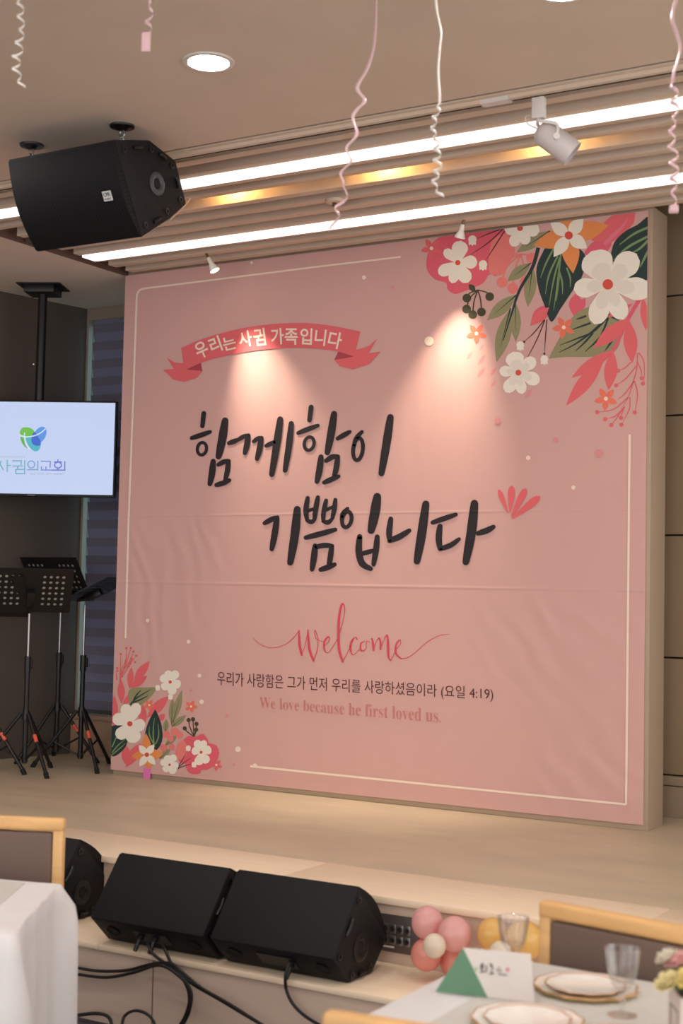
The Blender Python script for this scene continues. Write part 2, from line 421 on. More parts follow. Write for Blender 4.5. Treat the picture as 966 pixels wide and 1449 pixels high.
# bare reflector bulbs by the banner
def bulb(foot, tip, aim, label):
    foot = Vector(foot); tip = Vector(tip); ax = (tip - foot).normalized(); Ln = (tip - foot).length
    e = tag(empty('reflector_bulb', foot), label, 'bulb', 'bare reflector bulbs above the banner')
    MB().tube([(0, 0, .02), (0, 0, 0), ax * Ln * .3], .008, n=10).build('socket', mat('brass_dark', (120, 92, 70), rough=.35, metal=.8), e, smooth=True)
    MB().lathe([(.010, Ln * .22), (.013, Ln * .4), (.014, Ln * .55), (.024, Ln * .8), (.0285, Ln * .95), (.0285, Ln)], (0, 0, 0), ax, n=24).build('reflector', mat('bulb_white', (240, 236, 226), rough=.3), e, smooth=True)
    MB().lathe([(0, Ln * .985), (.02, Ln * .985), (.0275, Ln * .985)], (0, 0, 0), ax, n=24).build('lens', emis('bulb_glow', (255, 226, 180), 9), e)
    l = bpy.data.lights.new('bulb_beam', 'SPOT'); l.energy = BULB_W; l.color = (1.0, .86, .64); l.spot_size = math.radians(51); l.spot_blend = 1.0; l.shadow_soft_size = .02
    lo = bpy.data.objects.new('bulb_beam', l); COL.objects.link(lo); lo.parent = e
    lo.location = ax * (Ln + .004)
    lo.rotation_euler = (Vector(aim) - (foot + ax * Ln)).to_track_quat('-Z', 'Y').to_euler()
b1 = ony(292, 361, -.235); bulb((b1.x, -.235, ZT), ony(304, 383, -.22), ony(418, 770), 'small lit reflector bulb under the slats at the left of the banner')
b2 = ony(656, 313, -.235); bulb((b2.x, -.235, ZT), ony(650, 337, -.22), ony(606, 740), 'small lit reflector bulb under the slats near the printed flowers')

# fire sensor on the slats
se = tag(empty('smoke_detector', (2.075, -.87, ZT)), 'small round white sensor fixed on the ceiling slats', 'sensor')
MB().lathe([(0, -.03), (.014, -.03), (.016, -.022)], (0, 0, 0), n=20).build('sensor_head', mat('sensor_dark', (90, 76, 66), rough=.5), se, smooth=True)
MB().lathe([(.016, -.014), (.045, -.012), (.05, -.004), (.05, .003)], (0, 0, 0), n=28).build('plate', M_baffle, se, smooth=True)

# ================================================================== BANNER
banner = MB().bb(0.0, W, -0.006, 0.002, ZB, ZT - .004).build('banner', pmat('pink', (215, 170, 164)))
tag(banner, 'large pink welcome banner printed with flowers and Korean calligraphy', 'banner')
LAY = [0]
def to_b(pt): p = ony(pt[0], pt[1], 0.0); return (p.x, p.z)
def clip(poly, x0=0.001, x1=W - .001, z0=ZB + .001, z1=ZT - .006):
    def half(P, ins, cut):
        out = []
        for i in range(len(P)):
            a, b = P[i - 1], P[i]
            ia, ib = ins(a), ins(b)
            if ib:
                if not ia: out.append(cut(a, b))
                out.append(b)
            elif ia: out.append(cut(a, b))
        return out
    def cx(v): return lambda a, b: (v, a[1] + (b[1] - a[1]) * (v - a[0]) / (b[0] - a[0]))
    def cz(v): return lambda a, b: (a[0] + (b[0] - a[0]) * (v - a[1]) / (b[1] - a[1]), v)
    for ins, cut in ((lambda p: p[0] >= x0, cx(x0)), (lambda p: p[0] <= x1, cx(x1)), (lambda p: p[1] >= z0, cz(z0)), (lambda p: p[1] <= z1, cz(z1))):
        if len(poly) < 3: return []
        poly = half(poly, ins, cut)
    return poly if len(poly) >= 3 else []
class PR:
    """flat print on the banner: polygons given in photo pixels, laid onto the banner plane"""
    def __init__(s): s.polys = []; s.marks = []; s.lock = False
    def mark(s):
        if not s.lock: s.marks.append(len(s.polys))
    def poly(s, pts): s.mark(); s.polys.append([to_b(p) for p in pts]); return s
    def world(s, pts): s.polys.append(pts); return s
    def disc(s, c, r, n=20, k=1.0): return s.poly([(c[0] + r * math.cos(2 * PI * i / n), c[1] + r * k * math.sin(2 * PI * i / n)) for i in range(n)])
    def petal(s, c, t, w, full=0.62, n=14, pointed=False):
        cx, cy = c; tx, ty = t; L = math.hypot(tx - cx, ty - cy); ux, uy = (tx - cx) / L, (ty - cy) / L; px_, py_ = -uy, ux
        up, dn = [], []
        for i in range(n + 1):
            q = i / n
            if pointed: h = math.sin(PI * q ** full)
            else: h = (q / full) ** .65 * 1.0 if q < full else math.sqrt(max(0, 1 - ((q - full) / (1 - full)) ** 2))
            h = max(0, min(1, h)) * w / 2
            x, y = cx + ux * L * q, cy + uy * L * q
            up.append((x + px_ * h, y + py_ * h)); dn.append((x - px_ * h, y - py_ * h))
        return s.poly(up + dn[::-1][1:-1])
    def leaf(s, b, t, w, full=1.0): return s.petal(b, t, w, full, pointed=True)
    def stroke(s, pts, w, n=6, cap=True, sm=True, taper=None):
        s.mark(); was = s.lock; s.lock = True
        P = [(p[0], p[1], 0) for p in pts]
        if sm and len(P) > 2: P = [tuple(q) for q in smooth_pts(P, n)]
        N = len(P)
        for i in range(N - 1):
            a, b = P[i], P[i + 1]; L = math.hypot(b[0] - a[0], b[1] - a[1])
            if L < 1e-5: continue
            def wd(j):
                q = j / (N - 1)
                if taper: 
                    k = q * (len(taper) - 1); m = min(int(k), len(taper) - 2); return taper[m] + (taper[m + 1] - taper[m]) * (k - m)
                return w
            nx, ny = -(b[1] - a[1]) / L, (b[0] - a[0]) / L; wa, wb = wd(i) / 2, wd(i + 1) / 2
            s.poly([(a[0] + nx * wa, a[1] + ny * wa), (b[0] + nx * wb, b[1] + ny * wb), (b[0] - nx * wb, b[1] - ny * wb), (a[0] - nx * wa, a[1] - ny * wa)])
            if i > 0 and wa > .35: s.disc(a[:2], wa, 10)
        if cap: s.disc(P[0][:2], (taper[0] if taper else w) / 2, 12); s.disc(P[-1][:2], (taper[-1] if taper else w) / 2, 12)
        s.lock = was
        return s
    def split(s, name, m, parent=None):
        LAY[0] += 1; o = None
        for a, b in zip(s.marks, s.marks[1:] + [len(s.polys)]):
            q = PR(); q.polys = s.polys[a:b]
            if any(clip(p) for p in q.polys): o = q.build(name, m, parent, LAY[0])
        return o
    def build(s, name, m, parent=None, dy=None):
        if dy is None: LAY[0] += 1; dy = LAY[0]
        y0 = -0.0063 - dy * 0.000018
        mb = MB()
        for i, P in enumerate(s.polys):
            P = clip(P)
            if P: mb.add([(x, y0 - (i % 7) * 0.000002, z) for x, z in P], [tuple(range(len(P)))])
        me = bpy.data.meshes.new(name); me.from_pydata(mb.v, [], mb.f); me.materials.append(m)
        # all faces look towards the hall
        bm = bmesh.new(); bm.from_mesh(me)
        for f in bm.faces:
            f.normal_update()
            if f.normal.y > 0: f.normal_flip()
        bm.to_mesh(me); bm.free()
        o = bpy.data.objects.new(name, me); COL.objects.link(o); o.parent = parent or banner
        return o
c_cor = pmat('coral', (230, 106, 112)); c_cor2 = pmat('coral_light', (234, 130, 124)); c_pk = pmat('rose', (228, 98, 116)); c_wht = pmat('white', (244, 236, 222)); c_gr = pmat('petal_shade', (234, 225, 213))
c_dg = pmat('dark_green', (38, 58, 56)); c_ol = pmat('olive', (150, 146, 108)); c_or = pmat('orange', (236, 146, 84)); c_dot = pmat('dot_red', (222, 84, 66)); c_lg = pmat('vein_green', (120, 150, 100))
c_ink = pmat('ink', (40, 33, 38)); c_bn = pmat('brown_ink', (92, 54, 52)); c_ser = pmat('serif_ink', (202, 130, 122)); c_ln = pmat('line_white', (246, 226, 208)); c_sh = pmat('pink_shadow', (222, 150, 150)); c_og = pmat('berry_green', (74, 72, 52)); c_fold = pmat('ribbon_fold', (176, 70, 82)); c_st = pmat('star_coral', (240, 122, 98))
def cr(ox, oy, k): return lambda *pts: [(ox + p[0] / k, oy + p[1] / k) for p in pts]
def flower(T, k, c, tips, ws, dot=18, shade=False, mcol=None):
    (cc,) = T(c); pr = PR()
    for t, w in zip(T(*tips), ws): pr.petal(cc, t, w / k)
    pr.disc(cc, min(ws) / k * .35)
    o = pr.build('printed_flower', mcol or c_wht)
    if shade:
        q = PR()
        for t, w in zip(T(*tips), ws): q.petal(cc, (cc[0] + (t[0] - cc[0]) * .62, cc[1] + (t[1] - cc[1]) * .62), w / k * .62)
        q.build('petal_shade', c_gr, o)
    if dot: PR().disc(cc, dot / k).build('flower_centre', c_dot, o)
    return o
def star(T, k, c, r=42, n=5, ph=.3, mcol=None):
    (cc,) = T(c); pr = PR()
    for i in range(n):
        a = ph + 2 * PI * i / n; pr.leaf(cc, (cc[0] + r / k * math.cos(a), cc[1] + r / k * math.sin(a)), r * .5 / k)
    o = pr.build('printed_star_flower', mcol or c_st); PR().disc(cc, r * .17 / k, 12).build('flower_centre', c_ln, o)
def leafs(T, k, L, m, name='printed_leaf', full=1.0, vein=None):
    for b, t, w in L:
        (bb, tt) = T(b, t); o = PR().leaf(bb, tt, w / k, full).build(name, m)
        if vein: PR().stroke([bb, (bb[0] + (tt[0] - bb[0]) * .72, bb[1] + (tt[1] - bb[1]) * .72)], 1, sm=False, cap=False, taper=[w * .1 / k, .3]).build('leaf_vein', vein, o)
def outline(T, pts, m, name='printed_leaf', sm=True):
    P = T(*pts)
    if sm: P = [(q[0], q[1]) for q in smooth_pts([(p[0], p[1], 0) for p in P] + [(P[0][0], P[0][1], 0)], 5)][:-1]
    return PR().poly(P).build(name, m)
def lines(T, k, L, w, m, par, name='leaf_vein'):
    pr = PR()
    for pts in L: pr.stroke(T(*pts), w / k, cap=False, taper=[w / k, w / k, w * .25 / k])
    pr.split(name, m, par)
def buds(T, k, L, m=None, r=30):
    for c in L:
        (cc,) = T(c); pr = PR().disc(cc, r / k * .8)
        for i in range(3):
            a = PI / 2 + (i - 1) * .55; pr.leaf(cc, (cc[0] + math.cos(a) * r / k * 1.25, cc[1] + math.sin(a) * r / k * 1.25), r * .7 / k)
        pr.build('printed_bud', m or c_wht)
def berries(T, k, hub, L, r, m, stem, mstem):
    pr = PR()
    for c in L: pr.stroke(T(hub, ((hub[0] + c[0]) / 2 + (c[0] - hub[0]) * .25, (hub[1] + c[1]) / 2 - 6), c), stem / k, cap=False)
    o = pr.build('printed_stem', mstem)
    q = PR()
    for c in T(*L): q.disc(c, r / k, 16)
    q.split('berry_print', m, o)
# soft shadows of petals in the print
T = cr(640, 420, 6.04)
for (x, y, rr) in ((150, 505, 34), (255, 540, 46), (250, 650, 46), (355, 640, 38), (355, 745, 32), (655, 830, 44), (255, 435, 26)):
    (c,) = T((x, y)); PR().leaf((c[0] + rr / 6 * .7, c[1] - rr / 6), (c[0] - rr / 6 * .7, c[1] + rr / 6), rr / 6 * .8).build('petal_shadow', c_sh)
# ---- upper right bouquet
A = cr(580, 300, 4.83); B = cr(740, 290, 4.83); E6 = cr(770, 430, 6.04); D6 = cr(640, 420, 6.04)
leafs(B, 4.83, [((570, 270), (770, 30), 110), ((500, 250), (600, 130), 90), ((590, 300), (560, 130), 80), ((420, 340), (600, 260), 90), ((660, 150), (770, 40), 90)], c_cor)
leafs(B, 4.83, [((420, 330), (610, 270), 110), ((370, 600), (350, 760), 90), ((430, 640), (350, 740), 70), ((190, 680), (55, 820), 90), ((820, 480), (850, 500), 40)], c_pk)
outline(B, [(540, 140), (610, 75), (690, 62), (758, 60), (755, 130), (690, 180), (620, 210), (560, 245), (470, 240)], c_cor)
lines(B, 4.83, [[(560, 270), (620, 210), (680, 150), (720, 90)]], 26, pmat('rose_light', (232, 120, 140)), None, 'leaf_vein')
o = outline(A, [(120, 300), (170, 200), (280, 140), (420, 118), (560, 105), (650, 120), (700, 200), (690, 330), (650, 400), (590, 440), (545, 430), (500, 490), (410, 530), (370, 545), (310, 562), (260, 530), (248, 485), (170, 460), (118, 390)], c_pk, 'printed_blossom')
o = outline(A, [(560, 200), (640, 150), (700, 190), (720, 280), (660, 380), (600, 430), (550, 420), (540, 330)], c_cor2, 'printed_blossom')
star(A, 4.83, (150, 250), 75, 5, 2.9, c_cor)
berries(A, 4.83, (760, 290), [(835, 318), (790, 480), (705, 523), (632, 482), (640, 300), (610, 400)], 38, c_cor2, 12, c_cor2)
leafs(A, 4.83, [((960, 130), (730, 280), 80)], c_ol, vein=c_dg)
leafs(A, 4.83, [((830, 350), (668, 475), 78), ((840, 370), (808, 650), 84), ((735, 565), (528, 742), 88)], c_ol, vein=c_dg)
leafs(D6, 6.04, [((500, 100), (380, 562), 125), ((540, 40), (545, 388), 92)], c_ol, vein=c_dg)
PR().stroke(A((880, 245), (840, 380), (750, 540), (690, 720), (640, 880)), 5, cap=False, taper=[5.5, 5, 4, 2.4, 1]).build('printed_stem', c_dg)
lines(A, 4.83, [[(645, 112), (540, 150), (460, 185)], [(645, 112), (540, 210), (415, 295)], [(650, 130), (580, 240), (522, 330)]], 8, c_bn, None, 'printed_stem')
flower(A, 4.83, (755, 112), [(650, 125), (702, 238), (805, 222), (888, 130), (830, 60), (690, 60)], [80, 78, 78, 95, 80, 80], 20)
flower(A, 4.83, (330, 348), [(352, 198), (238, 258), (198, 425), (290, 488), (402, 484), (464, 342)], [112, 70, 86, 74, 96, 92], 18)
buds(A, 4.83, [(430, 190), (502, 360)], r=36)
berries(A, 4.83, (468, 535), [(392, 590), (390, 665), (432, 703), (492, 685), (548, 580)], 30, c_og, 9, c_og)
leafs(A, 4.83, [((450, 545), (405, 495), 40)], c_og)
# big leaves
o = outline(B, [(150, 300), (95, 430), (108, 570), (150, 690), (196, 800), (260, 710), (340, 590), (410, 480), (425, 340), (300, 250), (210, 250)], c_dg)
lines(B, 4.83, [[(262, 330), (245, 480), (212, 722)], [(255, 360), (215, 500), (180, 690)], [(212, 300), (160, 400), (122, 500)], [(240, 350), (180, 480), (155, 612)], [(300, 430), (325, 500), (325, 565)], [(248, 450), (270, 530), (272, 612)], [(252, 470), (235, 600), (228, 660)]], 12, c_lg, o)
o = outline(B, [(600, 350), (625, 260), (690, 190), (780, 140), (880, 100), (880, 480), (740, 502), (640, 420)], c_dg)
lines(B, 4.83, [[(870, 150), (760, 200), (660, 275)], [(870, 210), (720, 290), (620, 380)], [(870, 230), (800, 300), (740, 330)], [(870, 290), (830, 370), (800, 430)]], 16, c_lg, o)
o = outline(E6, [(40, 468), (130, 300), (250, 110), (380, 30), (560, 30), (660, 120), (650, 330), (570, 430), (380, 455), (200, 455)], c_ol)
lines(E6, 6.04, [[(550, 110), (420, 240), (280, 300), (135, 355)], [(530, 130), (400, 250), (260, 350), (130, 415)], [(360, 105), (320, 120), (275, 135)], [(400, 165), (330, 190), (240, 222)], [(420, 250), (350, 330), (270, 405)], [(530, 230), (450, 320), (350, 412)], [(600, 290), (560, 350), (520, 405)], [(640, 140), (560, 100), (550, 60)], [(550, 120), (520, 200), (480, 280)]], 17, c_dg, o)
leafs(D6, 6.04, [((830, 90), (668, 250), 80)], c_cor)
# coral sprig
PR().stroke(E6((830, -60), (720, 130), (600, 380), (480, 520)), 4, cap=False, taper=[6, 5.5, 4.5, 1.5]).build('printed_stem', pmat('rose_stem', (226, 96, 118)))
leafs(E6, 6.04, [((735, 120), (425, 382), 120), ((725, 140), (755, 510), 118), ((590, 395), (235, 634), 96), ((520, 460), (188, 874), 118), ((590, 400), (553, 740), 112), ((845, -60), (872, 232), 66), ((760, 0), (540, 120), 60)], c_cor)
lines(E6, 6.04, [[(810, 420), (855, 500), (855, 680)], [(800, 500), (830, 570), (836, 635)], [(800, 420), (792, 560), (765, 660), (720, 800), (660, 900)], [(775, 660), (800, 780), (778, 925)], [(735, 800), (730, 900), (665, 1030)], [(690, 880), (670, 930), (658, 972)], [(680, 890), (620, 980), (577, 1035)], [(690, 880), (610, 960), (528, 985)], [(720, 800), (600, 900), (458, 926)], [(770, 660), (700, 760), (630, 820)], [(790, 530), (700, 640), (620, 695)], [(745, 500), (690, 550), (640, 572)]], 10, c_cor, None, 'printed_stem')
pr = PR()
for c in E6((836, 638), (846, 683), (776, 929), (659, 976), (662, 1034), (576, 1037), (525, 988), (456, 927), (618, 698), (634, 572)): pr.disc(c, 3.0, 14)
pr.split('berry_print', c_cor)
star(E6, 6.04, (170, 203), 100, 5, .5); star(E6, 6.04, (530, 812), 104, 5, .4, c_st); star(D6, 6.04, (210, 315), 92, 5, .3)
# orange and white star flower
(cc,) = B((315, 210)); pr = PR()
for t, w in zip(B((75, 278), (590, 140), (345, 470), (300, 40)), (120, 130, 120, 100)): pr.leaf(cc, t, w / 4.83, .8)
o = pr.build('printed_flower', c_or); pr = PR()
for t, w in zip(B((188, 122), (415, 90), (212, 358), (440, 298)), (84, 90, 88, 92)): pr.leaf(cc, t, w / 4.83, .9)
pr.build('petal', c_wht, o); PR().disc(cc, 28 / 4.83).build('flower_centre', c_dot, o)
flower(B, 4.83, (582, 545), [(470, 318), (778, 335), (880, 590), (690, 785), (490, 818), (348, 580)], [225, 172, 158, 130, 140, 135], 36, True)
lines(D6, 6.04, [[(790, 200), (700, 310), (618, 385)], [(795, 200), (720, 380), (625, 555)], [(812, 195), (800, 340), (790, 488)]], 9, c_bn, None, 'printed_stem')
PR().disc(D6((618, 386))[0], 1.6).disc(D6((790, 488))[0], 1.6).split('berry_print', c_bn)
buds(D6, 6.04, [(585, 415), (790, 535)], r=42)
flower(D6, 6.04, (568, 650), [(522, 472), (712, 528), (750, 728), (602, 832), (460, 818), (404, 632)], [160, 112, 118, 96, 112, 96], 25, True)
# ---- lower left bouquet
G = cr(150, 880, 5.084); kg = 5.084
leafs(G, kg, [((205, 430), (320, 280), 62), ((180, 475), (302, 388), 56), ((175, 480), (188, 325), 46), ((118, 590), (112, 412), 54), ((125, 592), (238, 498), 54), ((62, 760), (66, 525), 56), ((300, 690), (458, 530), 72), ((270, 760), (268, 590), 60), ((380, 715), (428, 660), 44), ((160, 1040), (145, 880), 70), ((150, 1045), (255, 870), 76)], c_cor)
lines(G, kg, [[(105, 430), (110, 330), (112, 235)], [(105, 420), (150, 300), (185, 190)], [(112, 360), (150, 270), (152, 190)], [(110, 380), (170, 290), (205, 215)], [(120, 400), (180, 300), (224, 245)], [(85, 420), (80, 380), (86, 335)], [(160, 330), (185, 280), (200, 260)]], 7, c_cor, None, 'printed_stem')
pr = PR()
for c in G((112, 232), (152, 188), (185, 188), (203, 213), (224, 243), (86, 333), (88, 352), (190, 265), (215, 290), (180, 300), (170, 320)): pr.disc(c, 1.6, 10)
pr.split('berry_print', c_cor)
o = outline(G, [(170, 560), (165, 510), (195, 475), (290, 472), (365, 474), (335, 530), (270, 590), (210, 610), (178, 600)], c_ol)
lines(G, kg, [[(180, 595), (230, 545), (330, 485)], [(200, 580), (250, 560), (310, 530)], [(205, 560), (230, 520), (260, 490)]], 11, c_dg, o)
leafs(G, kg, [((478, 745), (484, 545), 48), ((488, 725), (552, 488), 50), ((478, 755), (582, 670), 46), ((432, 795), (440, 698), 42), ((430, 890), (515, 815), 42), ((390, 985), (470, 910), 44)], c_ol, vein=c_dg)
o = outline(G, [(45, 750), (120, 742), (162, 830), (135, 915), (45, 960)], c_dg); lines(G, kg, [[(50, 940), (90, 890), (150, 840)], [(50, 900), (80, 830), (110, 770)], [(50, 955), (110, 905), (150, 870)]], 9, c_lg, o)
o = outline(G, [(360, 628), (385, 680), (408, 760), (410, 850), (370, 920), (310, 900), (285, 830), (300, 750), (325, 690)], c_dg); lines(G, kg, [[(355, 900), (345, 800), (355, 690)], [(350, 880), (318, 810), (320, 750)], [(360, 880), (385, 820), (380, 730)], [(330, 880), (300, 850), (295, 800)]], 9, c_lg, o)
for c, rr in (((440, 810), 26), (((500, 790)), 30), ((535, 815), 26), ((470, 840), 22), ((420, 905), 26), ((480, 900), 22)): PR().disc(G(c)[0], rr / kg, 16).build('printed_blossom', c_cor2)
outline(G, [(520, 900), (560, 850), (600, 820), (650, 825), (700, 805), (735, 840), (745, 870), (800, 890), (818, 950), (790, 1020), (740, 1060), (690, 1065), (680, 1090), (620, 1092), (585, 1060), (575, 1020), (530, 1000)], c_pk, 'printed_blossom')
outline(G, [(520, 880), (560, 850), (590, 900), (580, 960), (530, 990), (505, 940)], c_cor2, 'printed_blossom')
berries(G, kg, (640, 825), [(600, 705), (632, 700), (657, 733), (654, 775), (572, 765)], 15, c_og, 7, c_og)
lines(G, kg, [[(512, 1058), (550, 1000), (590, 925)], [(512, 1058), (570, 1010), (620, 978)], [(512, 1058), (570, 1035), (625, 1020)]], 6, c_bn, None, 'printed_stem')
buds(G, kg, [(598, 905), (640, 1022), (378, 470), (470, 535)], r=22)
flower(G, kg, (690, 937), [(655, 848), (716, 850), (764, 912), (738, 1015), (668, 1030), (622, 922)], [60, 52, 66, 66, 66, 60], 11)
flower(G, kg, (463, 1027), [(440, 958), (502, 955), (528, 1040), (500, 1090), (422, 1075), (398, 1002)], [52, 56, 58, 60, 52, 50], 9)
flower(G, kg, (468, 432), [(448, 348), (520, 352), (545, 455), (490, 524), (408, 482), (396, 392)], [60, 62, 66, 66, 60, 62], 12)
(cc,) = G((300, 955)); pr = PR()
for t, w in zip(G((293, 800), (190, 968), (418, 950), (318, 1066)), (64, 68, 72, 66)): pr.leaf(cc, t, w / kg, .85)
o = pr.build('printed_flower', c_or); pr = PR()
for t in G((242, 885), (352, 880), (248, 1040), (362, 1028)): pr.leaf(cc, t, 50 / kg, .9)
pr.build('petal', c_wht, o); PR().disc(cc, 16 / kg).build('flower_centre', c_dot, o)
flower(G, kg, (178, 732), [(140, 590), (238, 584), (290, 748), (216, 870), (88, 838), (55, 682)], [84, 82, 92, 112, 92, 92], 19, False)
star(G, kg, (318, 598), 44, 5, .2); star(G, kg, (618, 608), 48, 5, .1); star(G, kg, (800, 1028), 46, 5, .4, c_cor)
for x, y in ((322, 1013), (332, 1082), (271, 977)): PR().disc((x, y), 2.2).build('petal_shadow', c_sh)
# ---- white frame line, dots
PR().stroke([(568, 364), (460, 376.6), (330, 393), (206, 408.5)], 2.6, sm=False, cap=False).stroke([(206, 408.5), (199, 411), (195.3, 417), (194.6, 425)], 2.6, cap=False).stroke([(194.6, 425), (190, 559), (183, 745), (179, 903)], 2.8, sm=False, cap=False).build('frame_line', c_ln)
PR().stroke([(891.5, 615), (886.5, 1138)], 3.2, sm=False, cap=False).stroke([(886.5, 1138), (620, 1111), (355, 1084)], 3.2, sm=False, cap=False).build('frame_line', c_ln)
for x, y, r_ in ((608, 483, 6.5), (516, 393, 3.0), (748, 648, 3.2), (812, 690, 3.0), (210, 878, 2.6), (268, 908, 2.8), (283.5, 956, 2.8), (286.5, 993, 3.2), (338, 1060, 4.0), (362, 1083, 3.0), (357, 372, 2.0)):
    PR().disc((x, y), r_).build('printed_dot', c_ln)
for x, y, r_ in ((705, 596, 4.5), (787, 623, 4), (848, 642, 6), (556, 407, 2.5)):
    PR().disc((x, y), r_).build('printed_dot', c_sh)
# ---- red leaf heart
H_ = cr(360, 670, 2.3)
o = None
for b, t, w in (((828, 130), (796, 52), 17), ((833, 128), (840, 40), 24), ((836, 146), (886, 48), 24), ((838, 150), (932, 74), 26)):
    (bb, tt) = H_(b, t); PR().petal(bb, tt, w / 2.3, .7).build('printed_petal', c_cor)
# ---- ribbon with arched heading
Rb = cr(220, 440, 2.841)
top = [(107, 150), (180, 118), (270, 90), (360, 69), (450, 56), (540, 50), (630, 51), (730, 64), (826, 84)]
bot = [(802, 184), (770, 172), (700, 158), (610, 150), (520, 150), (430, 157), (340, 170), (250, 190), (190, 208), (120, 240)]
outline(Rb, [(48, 188), (80, 208), (125, 212), (165, 212), (186, 214), (192, 242), (170, 270), (120, 286), (75, 277), (34, 237), (78, 234)], c_cor, 'ribbon_tail', False)
outline(Rb, [(893, 114), (862, 140), (835, 150), (800, 160), (745, 170), (722, 198), (745, 224), (795, 236), (862, 215), (908, 164), (858, 172)], c_cor, 'ribbon_tail', False)
outline(Rb, [(126, 236), (190, 242), (186, 206)], c_fold, 'ribbon_fold', False)
outline(Rb, [(722, 197), (772, 190), (800, 184), (738, 164)], c_fold, 'ribbon_fold', False)
rib = PR()
tt = [tuple(q) for q in smooth_pts([(x, y, 0) for x, y in top], 4)]; bb = [tuple(q) for q in smooth_pts([(x, y, 0) for x, y in bot], 4)]
rib.poly(Rb(*tt) + Rb(*bb)); rib.build('ribbon_band', c_cor)

# ---- lettering
def text_polys(s, off=0.0, space=1.0):
    c = bpy.data.curves.new('txt', 'FONT'); c.body = s; c.offset = off; c.space_character = space; c.resolution_u = 4
    o = bpy.data.objects.new('txt', c); COL.objects.link(o)
    bpy.context.view_layer.update()
    me = bpy.data.meshes.new_from_object(o.evaluated_get(bpy.context.evaluated_depsgraph_get()))
    v = [(p.co.x, p.co.y) for p in me.vertices]; f = [tuple(p.vertices) for p in me.polygons]
    bpy.data.objects.remove(o); bpy.data.curves.remove(c); bpy.data.meshes.remove(me)
    return v, f
def extent(v): return min(p[0] for p in v), max(p[0] for p in v), min(p[1] for p in v), max(p[1] for p in v)
def place_text(pr, s, quad, off=0.0, space=1.0):
    """quad: pixel corners TL, TR, BR, BL of the inked box"""
    v, f = text_polys(s, off, space); x0, x1, y0, y1 = extent(v)
    TL, TR, BR_, BLc = [Vector(to_b(q)) for q in quad]
    def mp(p):
        a = (p[0] - x0) / (x1 - x0); b = (p[1] - y0) / (y1 - y0)
        q = (BLc * (1 - a) + BR_ * a) * (1 - b) + (TL * (1 - a) + TR * a) * b
        return (q.x, q.y)
    P = [mp(p) for p in v]
    for fc in f: pr.world([P[i] for i in fc])
    return pr
for ch, x, y, a, w_, h_ in (('우', 189, 157, -24, 50, 66), ('리', 244, 136, -20, 46, 64), ('는', 300, 131, -14, 52, 54), ('사', 364, 113, -10, 54, 64), ('귐', 421, 106, -7, 48, 70), ('가', 493, 103, -3, 52, 66), ('족', 549, 104, 0, 52, 66), ('입', 609, 103, 3, 48, 66), ('니', 666, 107, 7, 44, 66), ('다', 725, 118, 12, 54, 68)):
    ca, sa = math.cos(math.radians(a)), math.sin(math.radians(a))
    q = [(x + (dx * w_ / 2) * ca - (dy * h_ / 2) * sa, y + (dx * w_ / 2) * sa + (dy * h_ / 2) * ca) for dx, dy in ((-1, -1), (1, -1), (1, 1), (-1, 1))]
    place_text(PR(), ch, Rb(*q), off=.018).build('ribbon_letter', c_ln)
Vz = cr(290, 930, 2.2465)
pr = PR(); place_text(pr, '우리가 사랑함은 그가 먼저 우리를 사랑하셨음이라 (요일 4:19)', Vz((42, 44), (918, 96), (918, 142), (42, 96)), off=-.002); pr.build('verse_lettering', c_bn)['kind'] = 'stuff'
pr = PR()
sb = ''.join(chr(0x1D400 + ord(c) - 65) if c.isupper() else chr(0x1D41A + ord(c) - 97) if c.islower() else c for c in 'We love because he first loved us.')
place_text(pr, sb, Vz((176, 126), (752, 164), (752, 208), (176, 160)), off=-.0105); pr.build('english_lettering', c_ser)['kind'] = 'stuff'

def ring(pr, c, rx, ry, w, tilt=0.0):
    pts = []
    for i in range(25):
        a = 2 * PI * i / 24; x, y = rx * math.cos(a), ry * math.sin(a)
        pts.append((c[0] + x * math.cos(tilt) - y * math.sin(tilt), c[1] + x * math.sin(tilt) + y * math.cos(tilt)))
    return pts
def brush(T, k, strokes, rings):
    pr = PR()
    for pts, w in strokes:
        w *= 1.25
        pr.stroke(T(*pts), w / k, n=4, taper=[w * .78 / k, w / k, w * .96 / k, w * .7 / k])
    for c, rx, ry, w, tl in rings: pr.stroke(T(*ring(pr, c, rx, ry, w, tl)), w / k, n=1, sm=False)
    return pr
Gc = cr(250, 560, 2.927)
brush(Gc, 2.927, [([(116, 74), (110, 126)], 21), ([(66, 176), (106, 163), (142, 150)], 17), ([(204, 104), (192, 180), (177, 252)], 28), ([(220, 197), (240, 190), (256, 183)], 17), ([(155, 272), (150, 320), (141, 366)], 22), ([(176, 286), (200, 274), (220, 270)], 17), ([(218, 272), (214, 310), (204, 352)], 18), ([(168, 370), (196, 362), (222, 350)], 18)], [((108, 220), 19, 26, 13, .15)]).split('brush_stroke', c_ink)
brush(Gc, 2.927, [([(256, 184), (280, 170), (300, 164)], 15), ([(300, 166), (294, 205), (286, 238)], 20), ([(322, 190), (340, 178), (356, 174)], 15), ([(354, 176), (346, 225), (336, 262)], 20), ([(374, 208), (396, 198), (416, 190)], 16), ([(432, 98), (418, 200), (397, 326)], 25), ([(478, 116), (468, 210), (452, 310)], 22)], []).split('brush_stroke', c_ink)
brush(Gc, 2.927, [([(560, 48), (553, 102)], 21), ([(507, 155), (550, 138), (588, 124)], 17), ([(655, 76), (642, 160), (627, 236)], 26), ([(670, 178), (698, 162), (720, 150)], 17), ([(601, 254), (594, 310), (584, 356)], 22), ([(622, 270), (648, 254), (672, 252)], 18), ([(670, 254), (664, 300), (654, 340)], 19), ([(614, 360), (646, 346), (674, 334)], 18)], [((552, 199), 20, 28, 14, .2)]).split('brush_stroke', c_ink)
